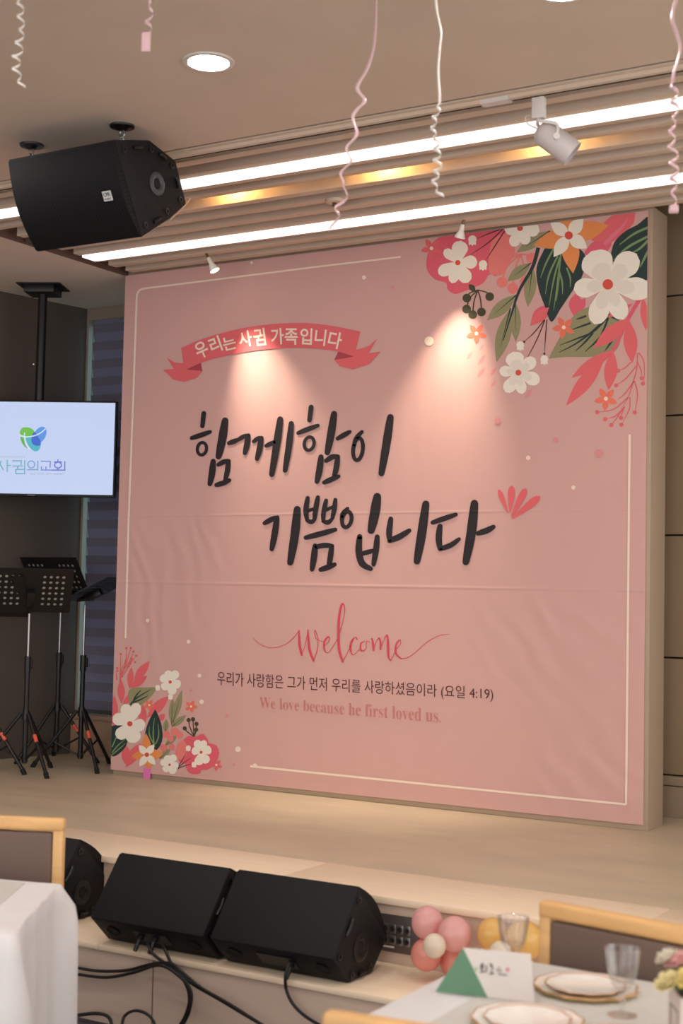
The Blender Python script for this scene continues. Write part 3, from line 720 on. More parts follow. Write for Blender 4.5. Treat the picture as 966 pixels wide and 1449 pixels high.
brush(Gc, 2.927, [([(770, 150), (745, 180), (736, 220)], 15), ([(888, 90), (872, 200), (851, 322)], 28)], [((754, 222), 20, 46, 16, .12)]).split('brush_stroke', c_ink)
brush(H_, 2.3, [([(36, 162), (58, 150), (78, 143)], 14), ([(76, 146), (68, 200), (59, 246)], 17), ([(142, 117), (134, 200), (119, 290)], 23)], []).split('brush_stroke', c_ink)
brush(H_, 2.3, [([(176, 80), (170, 120), (174, 152)], 14), ([(209, 78), (202, 116), (198, 150)], 14), ([(176, 122), (200, 114)], 12), ([(174, 153), (188, 158), (198, 150)], 12), ([(236, 88), (228, 125), (226, 154)], 13), ([(266, 86), (262, 118), (256, 146)], 13), ([(234, 120), (260, 108)], 12), ([(226, 155), (242, 160), (255, 148)], 12), ([(170, 209), (220, 196), (266, 183)], 15), ([(200, 236), (196, 274), (190, 312)], 17), ([(200, 240), (230, 234), (256, 236)], 14), ([(254, 238), (250, 270), (244, 304)], 15), ([(218, 313), (240, 306), (264, 296)], 15)], []).split('brush_stroke', c_ink)
brush(H_, 2.3, [([(306, 114), (290, 130), (285, 150)], 11), ([(402, 76), (394, 130), (382, 186)], 26), ([(345, 206), (342, 250), (352, 292), (380, 310)], 18), ([(402, 206), (398, 250), (390, 296)], 16), ([(350, 262), (372, 256), (396, 250)], 13)], [((303, 150), 15, 26, 13, .2)]).split('brush_stroke', c_ink)
brush(H_, 2.3, [([(446, 148), (441, 190), (442, 216)], 16), ([(442, 219), (474, 206), (506, 186)], 16), ([(560, 100), (546, 200), (531, 286)], 24)], []).split('brush_stroke', c_ink)
brush(H_, 2.3, [([(582, 160), (622, 146), (658, 134)], 14), ([(606, 172), (602, 210), (606, 244)], 17), ([(606, 246), (640, 234), (668, 214)], 14), ([(718, 98), (708, 190), (690, 288)], 25), ([(730, 195), (758, 186), (780, 174)], 16)], []).split('brush_stroke', c_ink)
Wc = cr(340, 840, 3.019); kw = 3.019
thin, thk = 2.6 / kw, 11 / kw
pr = PR()
for pts, tp in (([(57, 187), (90, 218), (140, 232), (190, 220), (225, 195), (256, 158)], [thin * .7, thin, thin, thin * 1.3]), ([(254, 158), (256, 215), (266, 262)], [thin * 2, thk, thk * .8]), ([(266, 262), (280, 220), (294, 156)], [thin, thin, thin * 1.4]), ([(292, 156), (298, 235), (316, 286)], [thin * 2, thk, thk * .8]),
                ([(316, 286), (332, 240), (334, 190), (322, 156), (326, 190), (358, 206)], [thin * 1.5, thin, thin, thin]), ([(358, 226), (382, 204), (380, 184), (362, 206), (364, 244), (384, 248), (420, 190)], [thin, thin * 1.3, thk * .7, thk * .7, thin, thin]), ([(418, 200), (446, 100), (448, 55), (436, 48), (424, 120), (424, 230), (440, 290)], [thin, thin, thin * 1.4, thk * .8, thk, thk, thk * .8]), ([(440, 290), (462, 250), (486, 196)], [thin * 1.5, thin, thin]),
                ([(502, 196), (494, 186), (478, 206), (474, 240), (486, 262), (518, 232)], [thk * .5, thin, thk * .8, thk * .8, thin, thin]), ([(534, 204), (518, 214), (520, 244), (540, 236), (542, 204), (556, 208)], [thin, thk * .6, thk * .6, thin, thin, thin]), ([(566, 192), (570, 215), (572, 242)], [thin * 2, thk * .9, thk * .7]), ([(572, 242), (584, 205), (596, 190), (602, 210), (602, 238)], [thin, thin, thk * .5, thk * .8, thk * .7]),
                ([(602, 238), (616, 200), (630, 178), (634, 220), (636, 268), (646, 288)], [thin, thin, thk * .6, thk, thk * .8, thin]), ([(646, 288), (658, 260), (672, 232)], [thin, thin]), ([(668, 238), (688, 214), (684, 198), (668, 220), (668, 256), (690, 278)], [thin, thin, thk * .6, thk * .8, thk * .5]), ([(690, 278), (716, 274), (750, 252), (800, 208), (850, 180), (895, 173)], [thin * 1.4, thin, thin, thin * .7])):
    pr.stroke(Wc(*pts), 1, n=6, taper=tp)
pr.build('script_lettering', pmat('script_red', (216, 76, 92)))

# pink tape tab under the banner
t0 = ony(208, 1094, -.0085)
tag(MB().bb(t0.x - .027, t0.x + .027, -.0095, -.0085, t0.z - .035, t0.z + .03).bb(t0.x - .027, t0.x + .027, -.0095, -.0005, t0.z - .035, t0.z - .0343).build('tape_tab', mat('tape_pink', (236, 120, 196), rough=.5)), 'small bright pink tape tab at the lower left edge of the banner', 'tape')

# ================================================================== TELEVISION ON CEILING POLE
tvc = atd(46, 634, 9.214)
ya = math.radians(-27)
tr_ = Vector((math.cos(ya), -math.sin(ya), 0)); tn = Vector((-tr_.y, tr_.x, 0)) * 1.0      # right, away from viewer
tv = tag(empty('television', tvc, math.atan2(tr_.y, tr_.x)), 'flat screen showing a church logo, hung on a black ceiling pole', 'television')
TW, TH = 1.09, .627
MB().box((0, .03, 0), (TW, .045, TH)).build('bezel', M_black2, tv, bevel=.006)
scr = MB().box((0, .006, .002), (TW - .024, .004, TH - .03)).build('screen', mat('screen_glow', (20, 20, 24), emit=((190, 203, 236), .78), rough=.3), tv)
top_z = ZT - tvc.z
MB().cyl((0, .12, -.05), (0, .12, top_z), .03, n=20).build('pole', M_black2, tv, smooth=True)
MB().box((0, .12, top_z - .03), (.2, .2, .052)).build('ceiling_mount', M_black2, tv, bevel=.003)
MB().box((0, .12, top_z - .004), (.29, .26, .007)).build('mount_plate', M_black2, tv)
MB().box((0, .075, 0), (.3, .05, .3)).build('bracket', M_black2, tv)
MB().box((0, .09, .30), (.46, .03, .04)).build('bracket_arm', M_black2, tv)
MB().cyl((-.035, .09, .56), (-.035, .08, .56), .006, n=8).build('screw', M_steel, tv)
MB().box((0, .006, -TH / 2 + .008), (.05, .003, .006)).build('maker_badge', mat('badge_grey', (120, 120, 124), rough=.4), tv)
inv = tv.matrix_basis.inverted() if False else (Matrix.Translation(tvc) @ Matrix.Rotation(math.atan2(tr_.y, tr_.x), 4, 'Z')).inverted()
def scr_poly(name, polys, col, lay, s=.78):
    mb = MB()
    for P in polys:
        pts = [inv @ onpl(x, y, tvc + tn * (-.004), tn) for x, y in P]
        mb.add([(p.x, .0037 - lay * .0006, p.z) for p in pts], [tuple(range(len(pts)))])
    me = bpy.data.meshes.new(name); me.from_pydata(mb.v, [], mb.f); me.materials.append(mat('screen_%d_%d_%d' % col, (10, 10, 10), emit=(col, s)))
    o = bpy.data.objects.new(name, me); COL.objects.link(o); o.parent = scr
Ls = cr(20, 590, 10.733)
def ell(c, rx, ry, tl=0.0, n=28, a0=0, a1=2 * PI):
    return [(c[0] + rx * math.cos(a) * math.cos(tl) - ry * math.sin(a) * math.sin(tl), c[1] + rx * math.cos(a) * math.sin(tl) + ry * math.sin(a) * math.cos(tl)) for a in [a0 + (a1 - a0) * i / n for i in range(n)]]
def blob(pts, n=6): return Ls(*[(q[0], q[1]) for q in smooth_pts([(p[0], p[1], 0) for p in pts] + [(pts[0][0], pts[0][1], 0)], n)][:-1])
scr_poly('logo_shape', [blob([(78, 240), (110, 170), (180, 155), (250, 170), (300, 215), (280, 270), (200, 300), (110, 280)])], (108, 186, 70), 0)
scr_poly('logo_shape', [blob([(88, 300), (150, 318), (160, 400), (200, 480), (140, 430), (100, 360)])], (96, 176, 76), 0)
scr_poly('logo_shape', [blob([(170, 315), (290, 290), (390, 340), (400, 430), (370, 500), (310, 520), (240, 470), (190, 390)])], (76, 178, 190), 0)
scr_poly('logo_shape', [Ls(*ell((385, 275), 140, 88, -1.05))], (88, 148, 224), 1)
scr_poly('logo_shape', [blob([(270, 265), (310, 225), (350, 290), (390, 350), (395, 420), (340, 438), (280, 410), (256, 350)])], (58, 100, 200), 2)
def scr_stroke(name, L, w, col, lay):
    polys = []
    for pts in L:
        P = [tuple(q) for q in smooth_pts([(p[0], p[1], 0) for p in pts], 5)] if len(pts) > 2 else pts
        for a, b in zip(P[:-1], P[1:]):
            dx, dy = b[0] - a[0], b[1] - a[1]; l = math.hypot(dx, dy) or 1; nx, ny = -dy / l * w / 2, dx / l * w / 2; ex, ey = dx / l * w * .3, dy / l * w * .3
            polys.append(Ls((a[0] + nx - ex, a[1] + ny - ey), (b[0] + nx + ex, b[1] + ny + ey), (b[0] - nx + ex, b[1] - ny + ey), (a[0] - nx - ex, a[1] - ny - ey)))
    scr_poly(name, polys, col, lay)
scr_stroke('logo_line', [[(80, 275), (180, 300), (300, 285), (400, 240), (470, 180)]], 15, (214, 226, 246), 3)
scr_stroke('logo_line', [[(155, 240), (155, 340), (190, 430), (240, 490)]], 15, (214, 226, 246), 3)
# church name, drawn letter by letter
scr_stroke('logo_letters', [[(-205, 670), (-230, 740), (-262, 800)], [(-215, 720), (-170, 800)], [(-110, 655), (-110, 830)], [(-110, 735), (-60, 735)]], 17, (96, 176, 176), 0)
scr_stroke('logo_letters', [[(-30, 665), (105, 665)], [(105, 665), (98, 720)], [(-30, 745), (125, 742)], [(50, 745), (50, 790)], [(155, 660), (155, 860)], [(20, 795), (20, 860)], [(20, 795), (150, 795)], [(20, 860), (155, 860)]], 17, (108, 168, 190), 0)
scr_stroke('logo_letters', [[(255 + 52 * math.cos(a), 720 + 52 * math.sin(a)) for a in [i * PI / 10 for i in range(21)]], [(195, 800), (355, 800)], [(355, 665), (355, 805)]], 17, (120, 160, 206), 0)
scr_stroke('logo_letters', [[(405, 672), (545, 672)], [(545, 672), (540, 765)], [(410, 755), (410, 805)], [(478, 755), (478, 805)], [(405, 805), (560, 805)]], 17, (116, 140, 210), 0)
scr_stroke('logo_letters', [[(660, 650), (660, 680)], [(605, 682), (720, 682)], [(662 + 52 * math.cos(a), 730 + 44 * math.sin(a)) for a in [i * PI / 10 for i in range(21)]], [(662, 775), (662, 805)], [(560, 805), (765, 805)], [(765, 675), (765, 812)]], 17, (108, 108, 206), 0)
def scr_text(s, quad, col, lay=0):
    v, f = text_polys(s); x0, x1, y0, y1 = extent(v); TL, TR, BR_, B_ = [Vector(q) for q in quad]
    def mp(p):
        a = (p[0] - x0) / (x1 - x0); b = (p[1] - y0) / (y1 - y0); q = (B_ * (1 - a) + BR_ * a) * (1 - b) + (TL * (1 - a) + TR * a) * b; return (q.x, q.y)
    scr_poly('logo_caption', [[mp(v[i]) for i in fc] for fc in f], col, lay)
scr_text('with GOD with neighbor', Ls((230, 846), (765, 846), (765, 882), (230, 882)), (150, 158, 196))
scr_stroke('logo_caption', [[(-240 + i * 34, 592 + (i % 2) * 8), (-222 + i * 34, 592 + (i % 2) * 8)] for i in range(12)] + [[(-240 + i * 34, 610), (-216 + i * 34, 610)] for i in range(12)], 6, (150, 186, 190), 0)

# ================================================================== MUSIC STANDS
M_hole = mat('hole_light', (190, 172, 158), rough=.8)
def tube_between(mb, a, b, r): return mb.cyl(a, b, r, n=10)
def desk_mesh(holes=True):
    """perforated desk in local XZ plane, 0.5 x 0.33, holes cut right through"""
    w, h = .50, .33
    bm = bmesh.new()
    nx, nz = 13, 8
    cells = []
    xs_ = [-w / 2 + w * i / nx for i in range(nx + 1)]; zs_ = [h * j / nz for j in range(nz + 1)]
    mb = MB()
    for i in range(nx):
        for j in range(nz):
            x0, x1, z0, z1 = xs_[i], xs_[i + 1], zs_[j], zs_[j + 1]
            hole = 1 <= i <= 11 and 1 <= j <= 6 and i not in (5, 6, 7)
            if not hole: mb.add([(x0, 0, z0), (x1, 0, z0), (x1, 0, z1), (x0, 0, z1)], [(0, 1, 2, 3)])
            else:
                cx, cz, r_ = (x0 + x1) / 2, (z0 + z1) / 2, .0105; N = 8
                ring_ = [(cx + r_ * math.cos(PI / 4 + 2 * PI * k / N), 0, cz + r_ * math.sin(PI / 4 + 2 * PI * k / N)) for k in range(N)]
                mids = [(x1, z1), ((x0 + x1) / 2, z1), (x0, z1), (x0, (z0 + z1) / 2), (x0, z0), ((x0 + x1) / 2, z0), (x1, z0), (x1, (z0 + z1) / 2)]
                vs = ring_ + [(a, 0, b) for a, b in mids]
                mb.add(vs, [(k, (k + 1) % N, N + (k + 1) % N, N + k) for k in range(N)])
    return mb
def music_stand(loc, rz, desk_rz, tilt, label, tz=1.03, leg0=0.0, paper=True):
    e = tag(empty('music_stand', loc, rz), label, 'music stand', 'black folding music stands')
    MB().cyl((0, 0, .06), (0, 0, .68), .0155, n=14).build('lower_pole', M_black2, e, smooth=True)
    MB().cyl((0, 0, .66), (0, 0, tz), .0078, n=12).build('upper_pole', M_steel, e, smooth=True)
    cl = MB().cyl((0, 0, .62), (0, 0, .72), .02, n=14).build('clutch', M_black2, e, smooth=True)
    MB().box((.028, 0, .675), (.02, .012, .06)).build('clamp_lever', M_black2, cl, bevel=.003)
    MB().cyl((0, 0, .33), (0, 0, .39), .024, .02, n=14).build('leg_hub', M_black2, e, smooth=True)
    MB().cyl((0, 0, .07), (0, 0, .1), .02, n=14).build('brace_hub', M_black2, e, smooth=True)
    for i in range(3):
        a = leg0 + i * 2 * PI / 3; dx, dy = math.cos(a), math.sin(a)
        tip = Vector((dx * .3, dy * .3, .012)); topp = Vector((dx * .03, dy * .03, .365))
        lg = MB().cyl(topp, tip, .0115, n=10).build('leg', M_black2, e, smooth=True)
        MB().cyl(tip + (topp - tip) * .06, tip - Vector((0, 0, .012)) + Vector((dx, dy, 0)) * .004, .015, n=12).build('rubber_foot', M_gum, lg, smooth=True)
        if i == 0: MB().cyl(topp + (tip - topp) * .34, topp + (tip - topp) * .46, .0122, n=10).build('leg_highlight', mat('highlight_orange', (226, 92, 64), rough=.35), lg, smooth=True)  # orange band paints a bright highlight onto the first leg
        MB().cyl((dx * .018, dy * .018, .085), topp + (tip - topp) * .55, .006, n=8).build('brace', M_black2, e, smooth=True)
    Rm = Matrix.Rotation(desk_rz - rz, 3, 'Z') @ Matrix.Rotation(tilt, 3, 'X')
    D = desk_mesh(); D.v = [tuple(Rm @ Vector((p[0], p[1], p[2] - .06)) + Vector((0, 0, tz + .06))) for p in D.v]
    dk = D.build('desk', M_black2, e)
    so = dk.modifiers.new('thick', 'SOLIDIFY'); so.thickness = .003
    lp = MB().box((0, .028, -.06), (.50, .06, .004)).box((0, .057, -.05), (.50, .004, .022)); lp.v = [tuple(Rm @ Vector(p) + Vector((0, 0, tz + .06))) for p in lp.v]
    lp.build('lip', M_black2, e)
    hb = MB().box((0, -.022, .06), (.05, .04, .1)).cyl((0, -.03, .03), (0, .0, -.06), .014, n=10); hb.v = [tuple(Rm @ Vector(p) + Vector((0, 0, tz + .06))) for p in hb.v]
    hb.build('tilt_head', M_black2, e, bevel=.003)
    if paper:
        for px_ in (-.112, .112):
            sh = MB().box((px_, .006, .09), (.21, .0006, .29)); sh.v = [tuple(Rm @ Vector(p) + Vector((0, 0, tz + .06))) for p in sh.v]
            sh.build('sheet_music', mat('paper', (236, 230, 222), rough=.8, transl=.5), e)
    return e
sA = onz(34, 1094, SF); sC = onz(113, 1087, SF); sB = onz(79, 1077, SF); sD = onz(-24, 1092, SF)
view = math.atan2(CR.y, CR.x)
music_stand(sA, 0, view + .30, .62, 'black music stand nearest the front of the group of stands', tz=.985, leg0=math.radians(-20))
music_stand(sB, 0, view - .55, .55, 'black music stand at the back with its perforated desk raised highest', tz=1.06, leg0=math.radians(15))
music_stand(sC, 0, view + PI / 2 - .22, 1.1, 'black music stand beside the banner with its desk seen edge-on', tz=1.04, leg0=math.radians(-28), paper=False)
music_stand(sD, 0, view, .7, 'black music stand cut off by the left edge of the picture', tz=.95, leg0=math.radians(10))

# ================================================================== LOUDSPEAKERS
def speaker(name, prof, x0, x1, gi, label, group, extra=None, end_detail=True, ring=None):
    """prof: (y,z) outline of the cabinet end; gi=(i,j): the curved grille runs from prof[i] to prof[j] (consecutive)"""
    e = tag(empty(name, ((x0 + x1) / 2, sum(p[0] for p in prof) / len(prof), min(p[1] for p in prof))), label, 'loudspeaker', group)
    O = Vector(e.location)
    P = [Vector((0, y, z)) - Vector((0, O.y, O.z)) for y, z in prof]
    hx = (x1 - x0) / 2
    MB().prism(P, (-hx, 0, 0), (hx, 0, 0)).build('cabinet', M_black, e, bevel=.006)
    c0 = sum(P, Vector()) / len(P)
    a, b = gi
    # bulging perforated grille
    A_, B_ = P[a], P[b]; ch = B_ - A_; nn = Vector((0, ch.z, -ch.y)).normalized()
    if nn.dot((A_ + B_) / 2 - c0) < 0: nn = -nn
    arc = []
    for i in range(13):
        t = .02 + .96 * i / 12; arc.append(A_ + ch * t + nn * (.004 + .038 * math.sin(PI * t)))
    inner = [A_ + ch * .98 - nn * .004, A_ + ch * .02 - nn * .004]
    g = MB().prism(arc + inner, (-hx + .004, 0, 0), (hx - .004, 0, 0)).build('grille', M_grille, e, smooth=True, angle=50)
    if end_detail:
        for s in (1, -1):
            xo = hx * s
            cc = c0.copy()
            ft = MB()
            ft.lathe([(.052, -.002), (.052, .003), (.044, .006), (.03, .006), (.024, .002), (.022, -.012), (0, -.012)], Vector((xo, cc.y, cc.z)), (s, 0, 0), n=32)
            o = ft.build('pole_socket', ring or M_black2, e, smooth=True)
            MB().lathe([(.02, .0015), (0, .0015)], Vector((xo, cc.y, cc.z)), (s, 0, 0), n=20).build('socket_hole', M_gum, o)
            for q in P:
                k_ = cc + (q - cc) * .78
                MB().lathe([(.015, 0), (.015, .004), (.007, .005), (.006, .001), (0, .001)], Vector((xo, k_.y, k_.z)), (s, 0, 0), n=14).build('corner_foot', M_black2, e, smooth=True)
            for q0, q1 in zip(P, P[1:] + P[:1]):
                if (q1 - q0).length > .16 and (q0, q1) != (A_, B_):
                    m0 = cc + (q0.lerp(q1, .35) - cc) * .82; m1 = cc + (q0.lerp(q1, .65) - cc) * .82
                    MB().tube([Vector((xo + .004 * s, m0.y, m0.z)), Vector((xo + .008 * s, (m0.y + m1.y) / 2, (m0.z + m1.z) / 2)), Vector((xo + .004 * s, m1.y, m1.z))], .008, n=8).build('handle_bar', M_black2, e, smooth=True)
    if extra: extra(e, P, hx, nn, c0, A_, B_)
    return e
# grille material: hex dot perforation
M_grille = mat('grille_black', (16, 16, 17), rough=.65, spec=.22)
nt = M_grille.node_tree; n_ = nt.nodes
tc_ = n_.new('ShaderNodeTexCoord'); sx_ = n_.new('ShaderNodeSeparateXYZ'); nt.links.new(tc_.outputs['Object'], sx_.inputs[0])
def gm(op, a, b=None):
    q = n_.new('ShaderNodeMath'); q.operation = op
    for i, v in enumerate((a, b)):
        if v is None: continue
        if isinstance(v, (int, float)): q.inputs[i].default_value = v
        else: nt.links.new(v, q.inputs[i])
    return q.outputs[0]
KD = 2 * PI / .017
dots = gm('MULTIPLY', gm('SINE', gm('MULTIPLY', sx_.outputs[0], KD)), gm('SINE', gm('MULTIPLY', gm('SUBTRACT', sx_.outputs[2], gm('MULTIPLY', sx_.outputs[1], .45)), KD * .9)))
rp_ = n_.new('ShaderNodeValToRGB'); rp_.color_ramp.elements[0].position = .12; rp_.color_ramp.elements[1].position = .35
rp_.color_ramp.elements[0].color = lin((22, 22, 24)); rp_.color_ramp.elements[1].color = lin((3, 3, 3))
nt.links.new(dots, rp_.inputs[0]); nt.links.new(rp_.outputs[0], n_['Principled BSDF'].inputs['Base Color'])
# hanging speaker
HP = [(-2.408, 3.575), (-2.178, 3.6395), (-1.99, 3.600), (-1.904, 3.426), (-2.023, 3.33), (-2.209, 3.206)]
def hang_extra(e, P, hx, nn, c0, A_, B_):
    ch = (B_ - A_)
    pc = A_ + ch * .48 + nn * (.004 + .038 * math.sin(PI * .48) + .002)
    t = ch.normalized(); xa = Vector((1, 0, 0))
    o = MB().box((0, 0, 0), (.046, .042, .003), Matrix((xa, t, nn)).transposed())
    o.v = [tuple(Vector(p) + pc + xa * (hx - .085)) for p in o.v]
    pl = o.build('name_plate', mat('plate_silver', (214, 212, 210), rough=.4), e)
    mb = MB()
    for s_, w_, h_, oy in (('CPR', .036, .016, .007), ('AUDIO', .036, .008, -.012)):
        v, f = text_polys(s_, .012); x0, x1, y0, y1 = extent(v)
        vs = [pc + xa * (hx - .085 + ((p[0] - x0) / (x1 - x0) - .5) * w_) + t * (oy + ((p[1] - y0) / (y1 - y0) - .5) * h_) + nn * .0024 for p in v]
        mb.add(vs, f)
    mb.build('plate_lettering', M_gum, pl)
    for mx, my in ((1.321, -2.26), (1.857, -2.275)):
        O = Vector(e.location); c = Vector((mx, my, ZT)) - O
        fl = MB().lathe([(0, -.022), (.02, -.02), (.03, -.01), (.052, -.008), (.054, 0)], c, n=28).build('ceiling_flange', M_black2, e, smooth=True)
        MB().tube([c + Vector((.012 * math.cos(a), 0, -.036 + .018 * math.sin(a))) for a in [i * PI / 8 for i in range(17)]], .004, n=6).build('shackle', M_steel, fl, smooth=True)
        MB().tube([c + Vector((0, .01 * math.cos(a), -.062 + .02 * math.sin(a))) for a in [i * PI / 8 for i in range(17)]], .004, n=6).build('eye_bolt', M_steel, fl, smooth=True)
    # pale lead curving out behind the cabinet
    O = Vector(e.location)
    q = [onx(240, 311, 1.9) , onx(252, 300, 1.88), onx(263, 289, 1.86), onx(269, 281, 1.84)]
    MB().tube(smooth_pts([p - O for p in q], 5), .004, n=6).build('lead', mat('lead_peach', (236, 190, 160), rough=.5), e, smooth=True)
speaker('ceiling_loudspeaker', HP, 1.325, 1.93, (5, 0), 'black loudspeaker hanging from the ceiling by two eye bolts', None, hang_extra, ring=mat('socket_grey', (78, 78, 84), rough=.3, metal=.4))
del_k = bpy.data.objects['ceiling_loudspeaker']
# floor monitors on the step
MP = [(-2.405, .637), (-2.181, .415), (-2.29, ZL + .004), (-2.459, ZL + .004), (-2.573, .413)]
def mon_extra(plugs):
    def f(e, P, hx, nn, c0, A_, B_):
        a, b = P[3], P[4]; t = (b - a).normalized(); nb = Vector((0, t.z, -t.y))
        if nb.dot((a + b) / 2 - c0) < 0: nb = -nb
        mid = a.lerp(b, .5)
        for xx in (-hx * .72, hx * .72):
            MB().lathe([(.03, .002), (.026, -.004), (0, -.006)], mid + Vector((xx, 0, 0)) + nb * .003, nb, n=20).build('port', M_gum, e, smooth=True)
        pl = MB().box((0, 0, 0), (.16, .07, .004), Matrix((Vector((1, 0, 0)), t, nb)).transposed()); pl.v = [tuple(Vector(p) + mid + nb * .002) for p in pl.v]
        pn = pl.build('connector_plate', M_black2, e)
        for px_ in plugs:
            c = mid + Vector((px_, 0, 0)) + nb * .004
            MB().cyl(c, c + nb * .014, .014, n=16).cyl(c + nb * .014, c + nb * .05 - Vector((0, 0, .012)), .0095, .0085, n=14).build('plug', M_black2, pn, smooth=True)
        # thin seam and screws on the big panel
        u0, u1 = P[4], P[0]; tt_ = (u1 - u0); pnn = Vector((0, tt_.z, -tt_.y)).normalized()
        if pnn.dot((u0 + u1) / 2 - c0) < 0: pnn = -pnn
        for xx, k_ in ((-hx * .82, .66), (hx * .7, .6)):
            c = u0 + tt_ * k_ + Vector((xx, 0, 0)); MB().lathe([(.005, 0), (.005, .001), (0, .001)], c, pnn, n=10).build('panel_screw', M_gum, e)
    return f
speaker('monitor_wedge', MP, 2.645, 3.18, (0, 1), 'black wedge monitor on the stage step beside the socket panel', 'wedge monitors on the step', mon_extra([.06]))
speaker('monitor_wedge', MP, 2.067, 2.612, (0, 1), 'black wedge monitor on the stage step, middle of the three', 'wedge monitors on the step', mon_extra([-.06, .01]))
speaker('monitor_wedge', [(y + .13, z) for y, z in MP], 1.2, 1.745, (0, 1), 'black wedge monitor on the step half hidden by the left chair', 'wedge monitors on the step', mon_extra([]))

# cables over the front of the step
M_cab = mat('cable_black', (16, 15, 16), rough=.5)
def cable(pts, label, r=.006):
    P = []
    for p in pts:
        P.append(ony(p[0], p[1], p[2] if len(p) > 2 else -2.545))
    P2 = smooth_pts(P, 6)
    c = Vector((P2[0].x, P2[0].y, min(q.z for q in P2)))
    o = MB().tube([q - c for q in P2], r, n=8).build('cable', M_cab, None, smooth=True, loc=c)
    return tag(o, label, 'cable', 'audio cables in front of the step')
cable([(209, 1334, -2.556), (215, 1348, -2.57), (232, 1362, -2.565), (252, 1377, -2.56), (264, 1395, -2.56), (268, 1415, -2.56), (263, 1435, -2.56), (254, 1452, -2.57), (240, 1475, -2.6), (228, 1490, -2.65)], 'black cable from the left plug bending down in a hook under the middle monitor')
cable([(231, 1337, -2.556), (237, 1352, -2.575), (248, 1372, -2.575), (272, 1392, -2.575), (310, 1414, -2.575), (350, 1438, -2.575), (395, 1464, -2.6), (440, 1490, -2.65)], 'black cable from the right plug running down to the right across the step')
cable([(60, 1352, -2.55), (105, 1368, -2.55), (140, 1374, -2.55), (180, 1373, -2.55), (212, 1365, -2.555), (240, 1363, -2.59), (258, 1376, -2.59), (285, 1398, -2.59), (325, 1421, -2.59), (372, 1451, -2.59), (430, 1488, -2.65)], 'black cable arching in from the left, upper of two, across the step')
cable([(60, 1370, -2.55), (105, 1378, -2.55), (150, 1383, -2.55), (190, 1376, -2.555), (225, 1366, -2.605), (252, 1380, -2.605), (270, 1402, -2.60), (268, 1430, -2.60), (258, 1452, -2.60), (246, 1478, -2.64)], 'black cable arching in from the left, lower of two, across the step')
cable([(409, 1362, -2.556), (404, 1380, -2.57), (405, 1400, -2.56), (414, 1420, -2.56), (432, 1438, -2.56), (460, 1455, -2.58), (500, 1478, -2.65)], 'single black cable hanging from the monitor beside the socket panel')
cable([(60, 1442, -2.56), (107, 1437, -2.56), (135, 1434, -2.56), (152, 1438, -2.56), (158, 1450, -2.58), (160, 1480, -2.65)], 'short black cable lying low beside the left tablecloth', .007)
cable([(172, 1475, -2.62), (173, 1448, -2.58), (178, 1436, -2.56), (192, 1430, -2.56), (208, 1435, -2.56), (218, 1448, -2.58), (222, 1475, -2.62)], 'small loop of black cable rising at the bottom of the step', .006)

# socket panel on the stage riser
sp = tag(empty('socket_panel', (3.19, -2.115, .345)), 'grey metal panel with two rows of audio sockets in the riser', 'socket panel')
MB().box((0, 0, .07), (.28, .006, .14)).build('face_plate', mat('panel_steel', (112, 104, 100), rough=.35, metal=.6), sp, bevel=.002)
for j in range(2):
    for i in range(6):
        x = -.115 + i * .031; z = .046 + j * .042
        s_ = MB().box((x, -.004, z), (.026, .004, .034)).build('socket', M_steel, sp, bevel=.0015)
        MB().cyl((x, -.0055, z), (x, -.0075, z), .0095, n=14).build('socket_hole', M_gum, s_)
MB().box((-.04, -.0045, .02), (.05, .003, .006)).build('label_strip', M_white_p, sp)

# ================================================================== BALLOONS
def balloon(px_, py_, rp, y, m, label, rs=1.0):
    c = ony(px_, py_, y); dpt = (c - CAM).dot(CF); r_ = rp * dpt / FP * rs
    if c.z - r_ * 1.05 < ZL + .002: c.z = ZL + .002 + r_ * 1.05
    e = tag(empty('balloon', (c.x, c.y, c.z - r_ * 1.05)), label, 'balloon', 'balloon cluster on the step')
    MB().ball((0, 0, r_ * 1.05), r_, (1, 1, 1.05), 28, 18).build('skin', m, e, smooth=True)
    MB().lathe([(r_ * .02, 0), (r_ * .1, -.004 + .004), (r_ * .12, .006)], (0, 0, 0), n=10).build('knot', m, e, smooth=True)
def bal_mat(n, c): return mat(n, c, rough=.22, spec=.5, coat=.4, transl=.35)
b_pk = bal_mat('balloon_pink', (246, 192, 188)); b_ro = bal_mat('balloon_rose', (246, 172, 158)); b_go = bal_mat('balloon_gold', (246, 206, 124)); b_wh = bal_mat('balloon_white', (244, 232, 214))
balloon(604.5, 1306, 22.5, -2.25, b_pk, 'pink balloon at the top left of the cluster')
balloon(643, 1322, 24, -2.28, b_pk, 'pink balloon right of the top one in the cluster')
balloon(603, 1351, 22, -2.26, b_ro, 'rose balloon at the bottom left of the cluster')
balloon(645, 1364, 23, -2.175, b_ro, 'rose balloon low behind the green card')
balloon(614.5, 1338.5, 16.5, -2.375, b_wh, 'small cream balloon in front of the pink ones')
balloon(697, 1322, 22, -2.24, b_go, 'gold balloon left of the blurred glass')
balloon(741, 1331, 27, -2.24, b_go, 'gold balloon behind the blurred glass next to the chair')
balloon(708, 1348, 16, -2.33, b_wh, 'small cream balloon between the gold ones')
balloon(690, 1364, 22, -2.23, b_go, 'gold balloon low behind the name card')
balloon(738, 1376, 22, -2.175, b_go, 'gold balloon lowest, beside the right chair post')

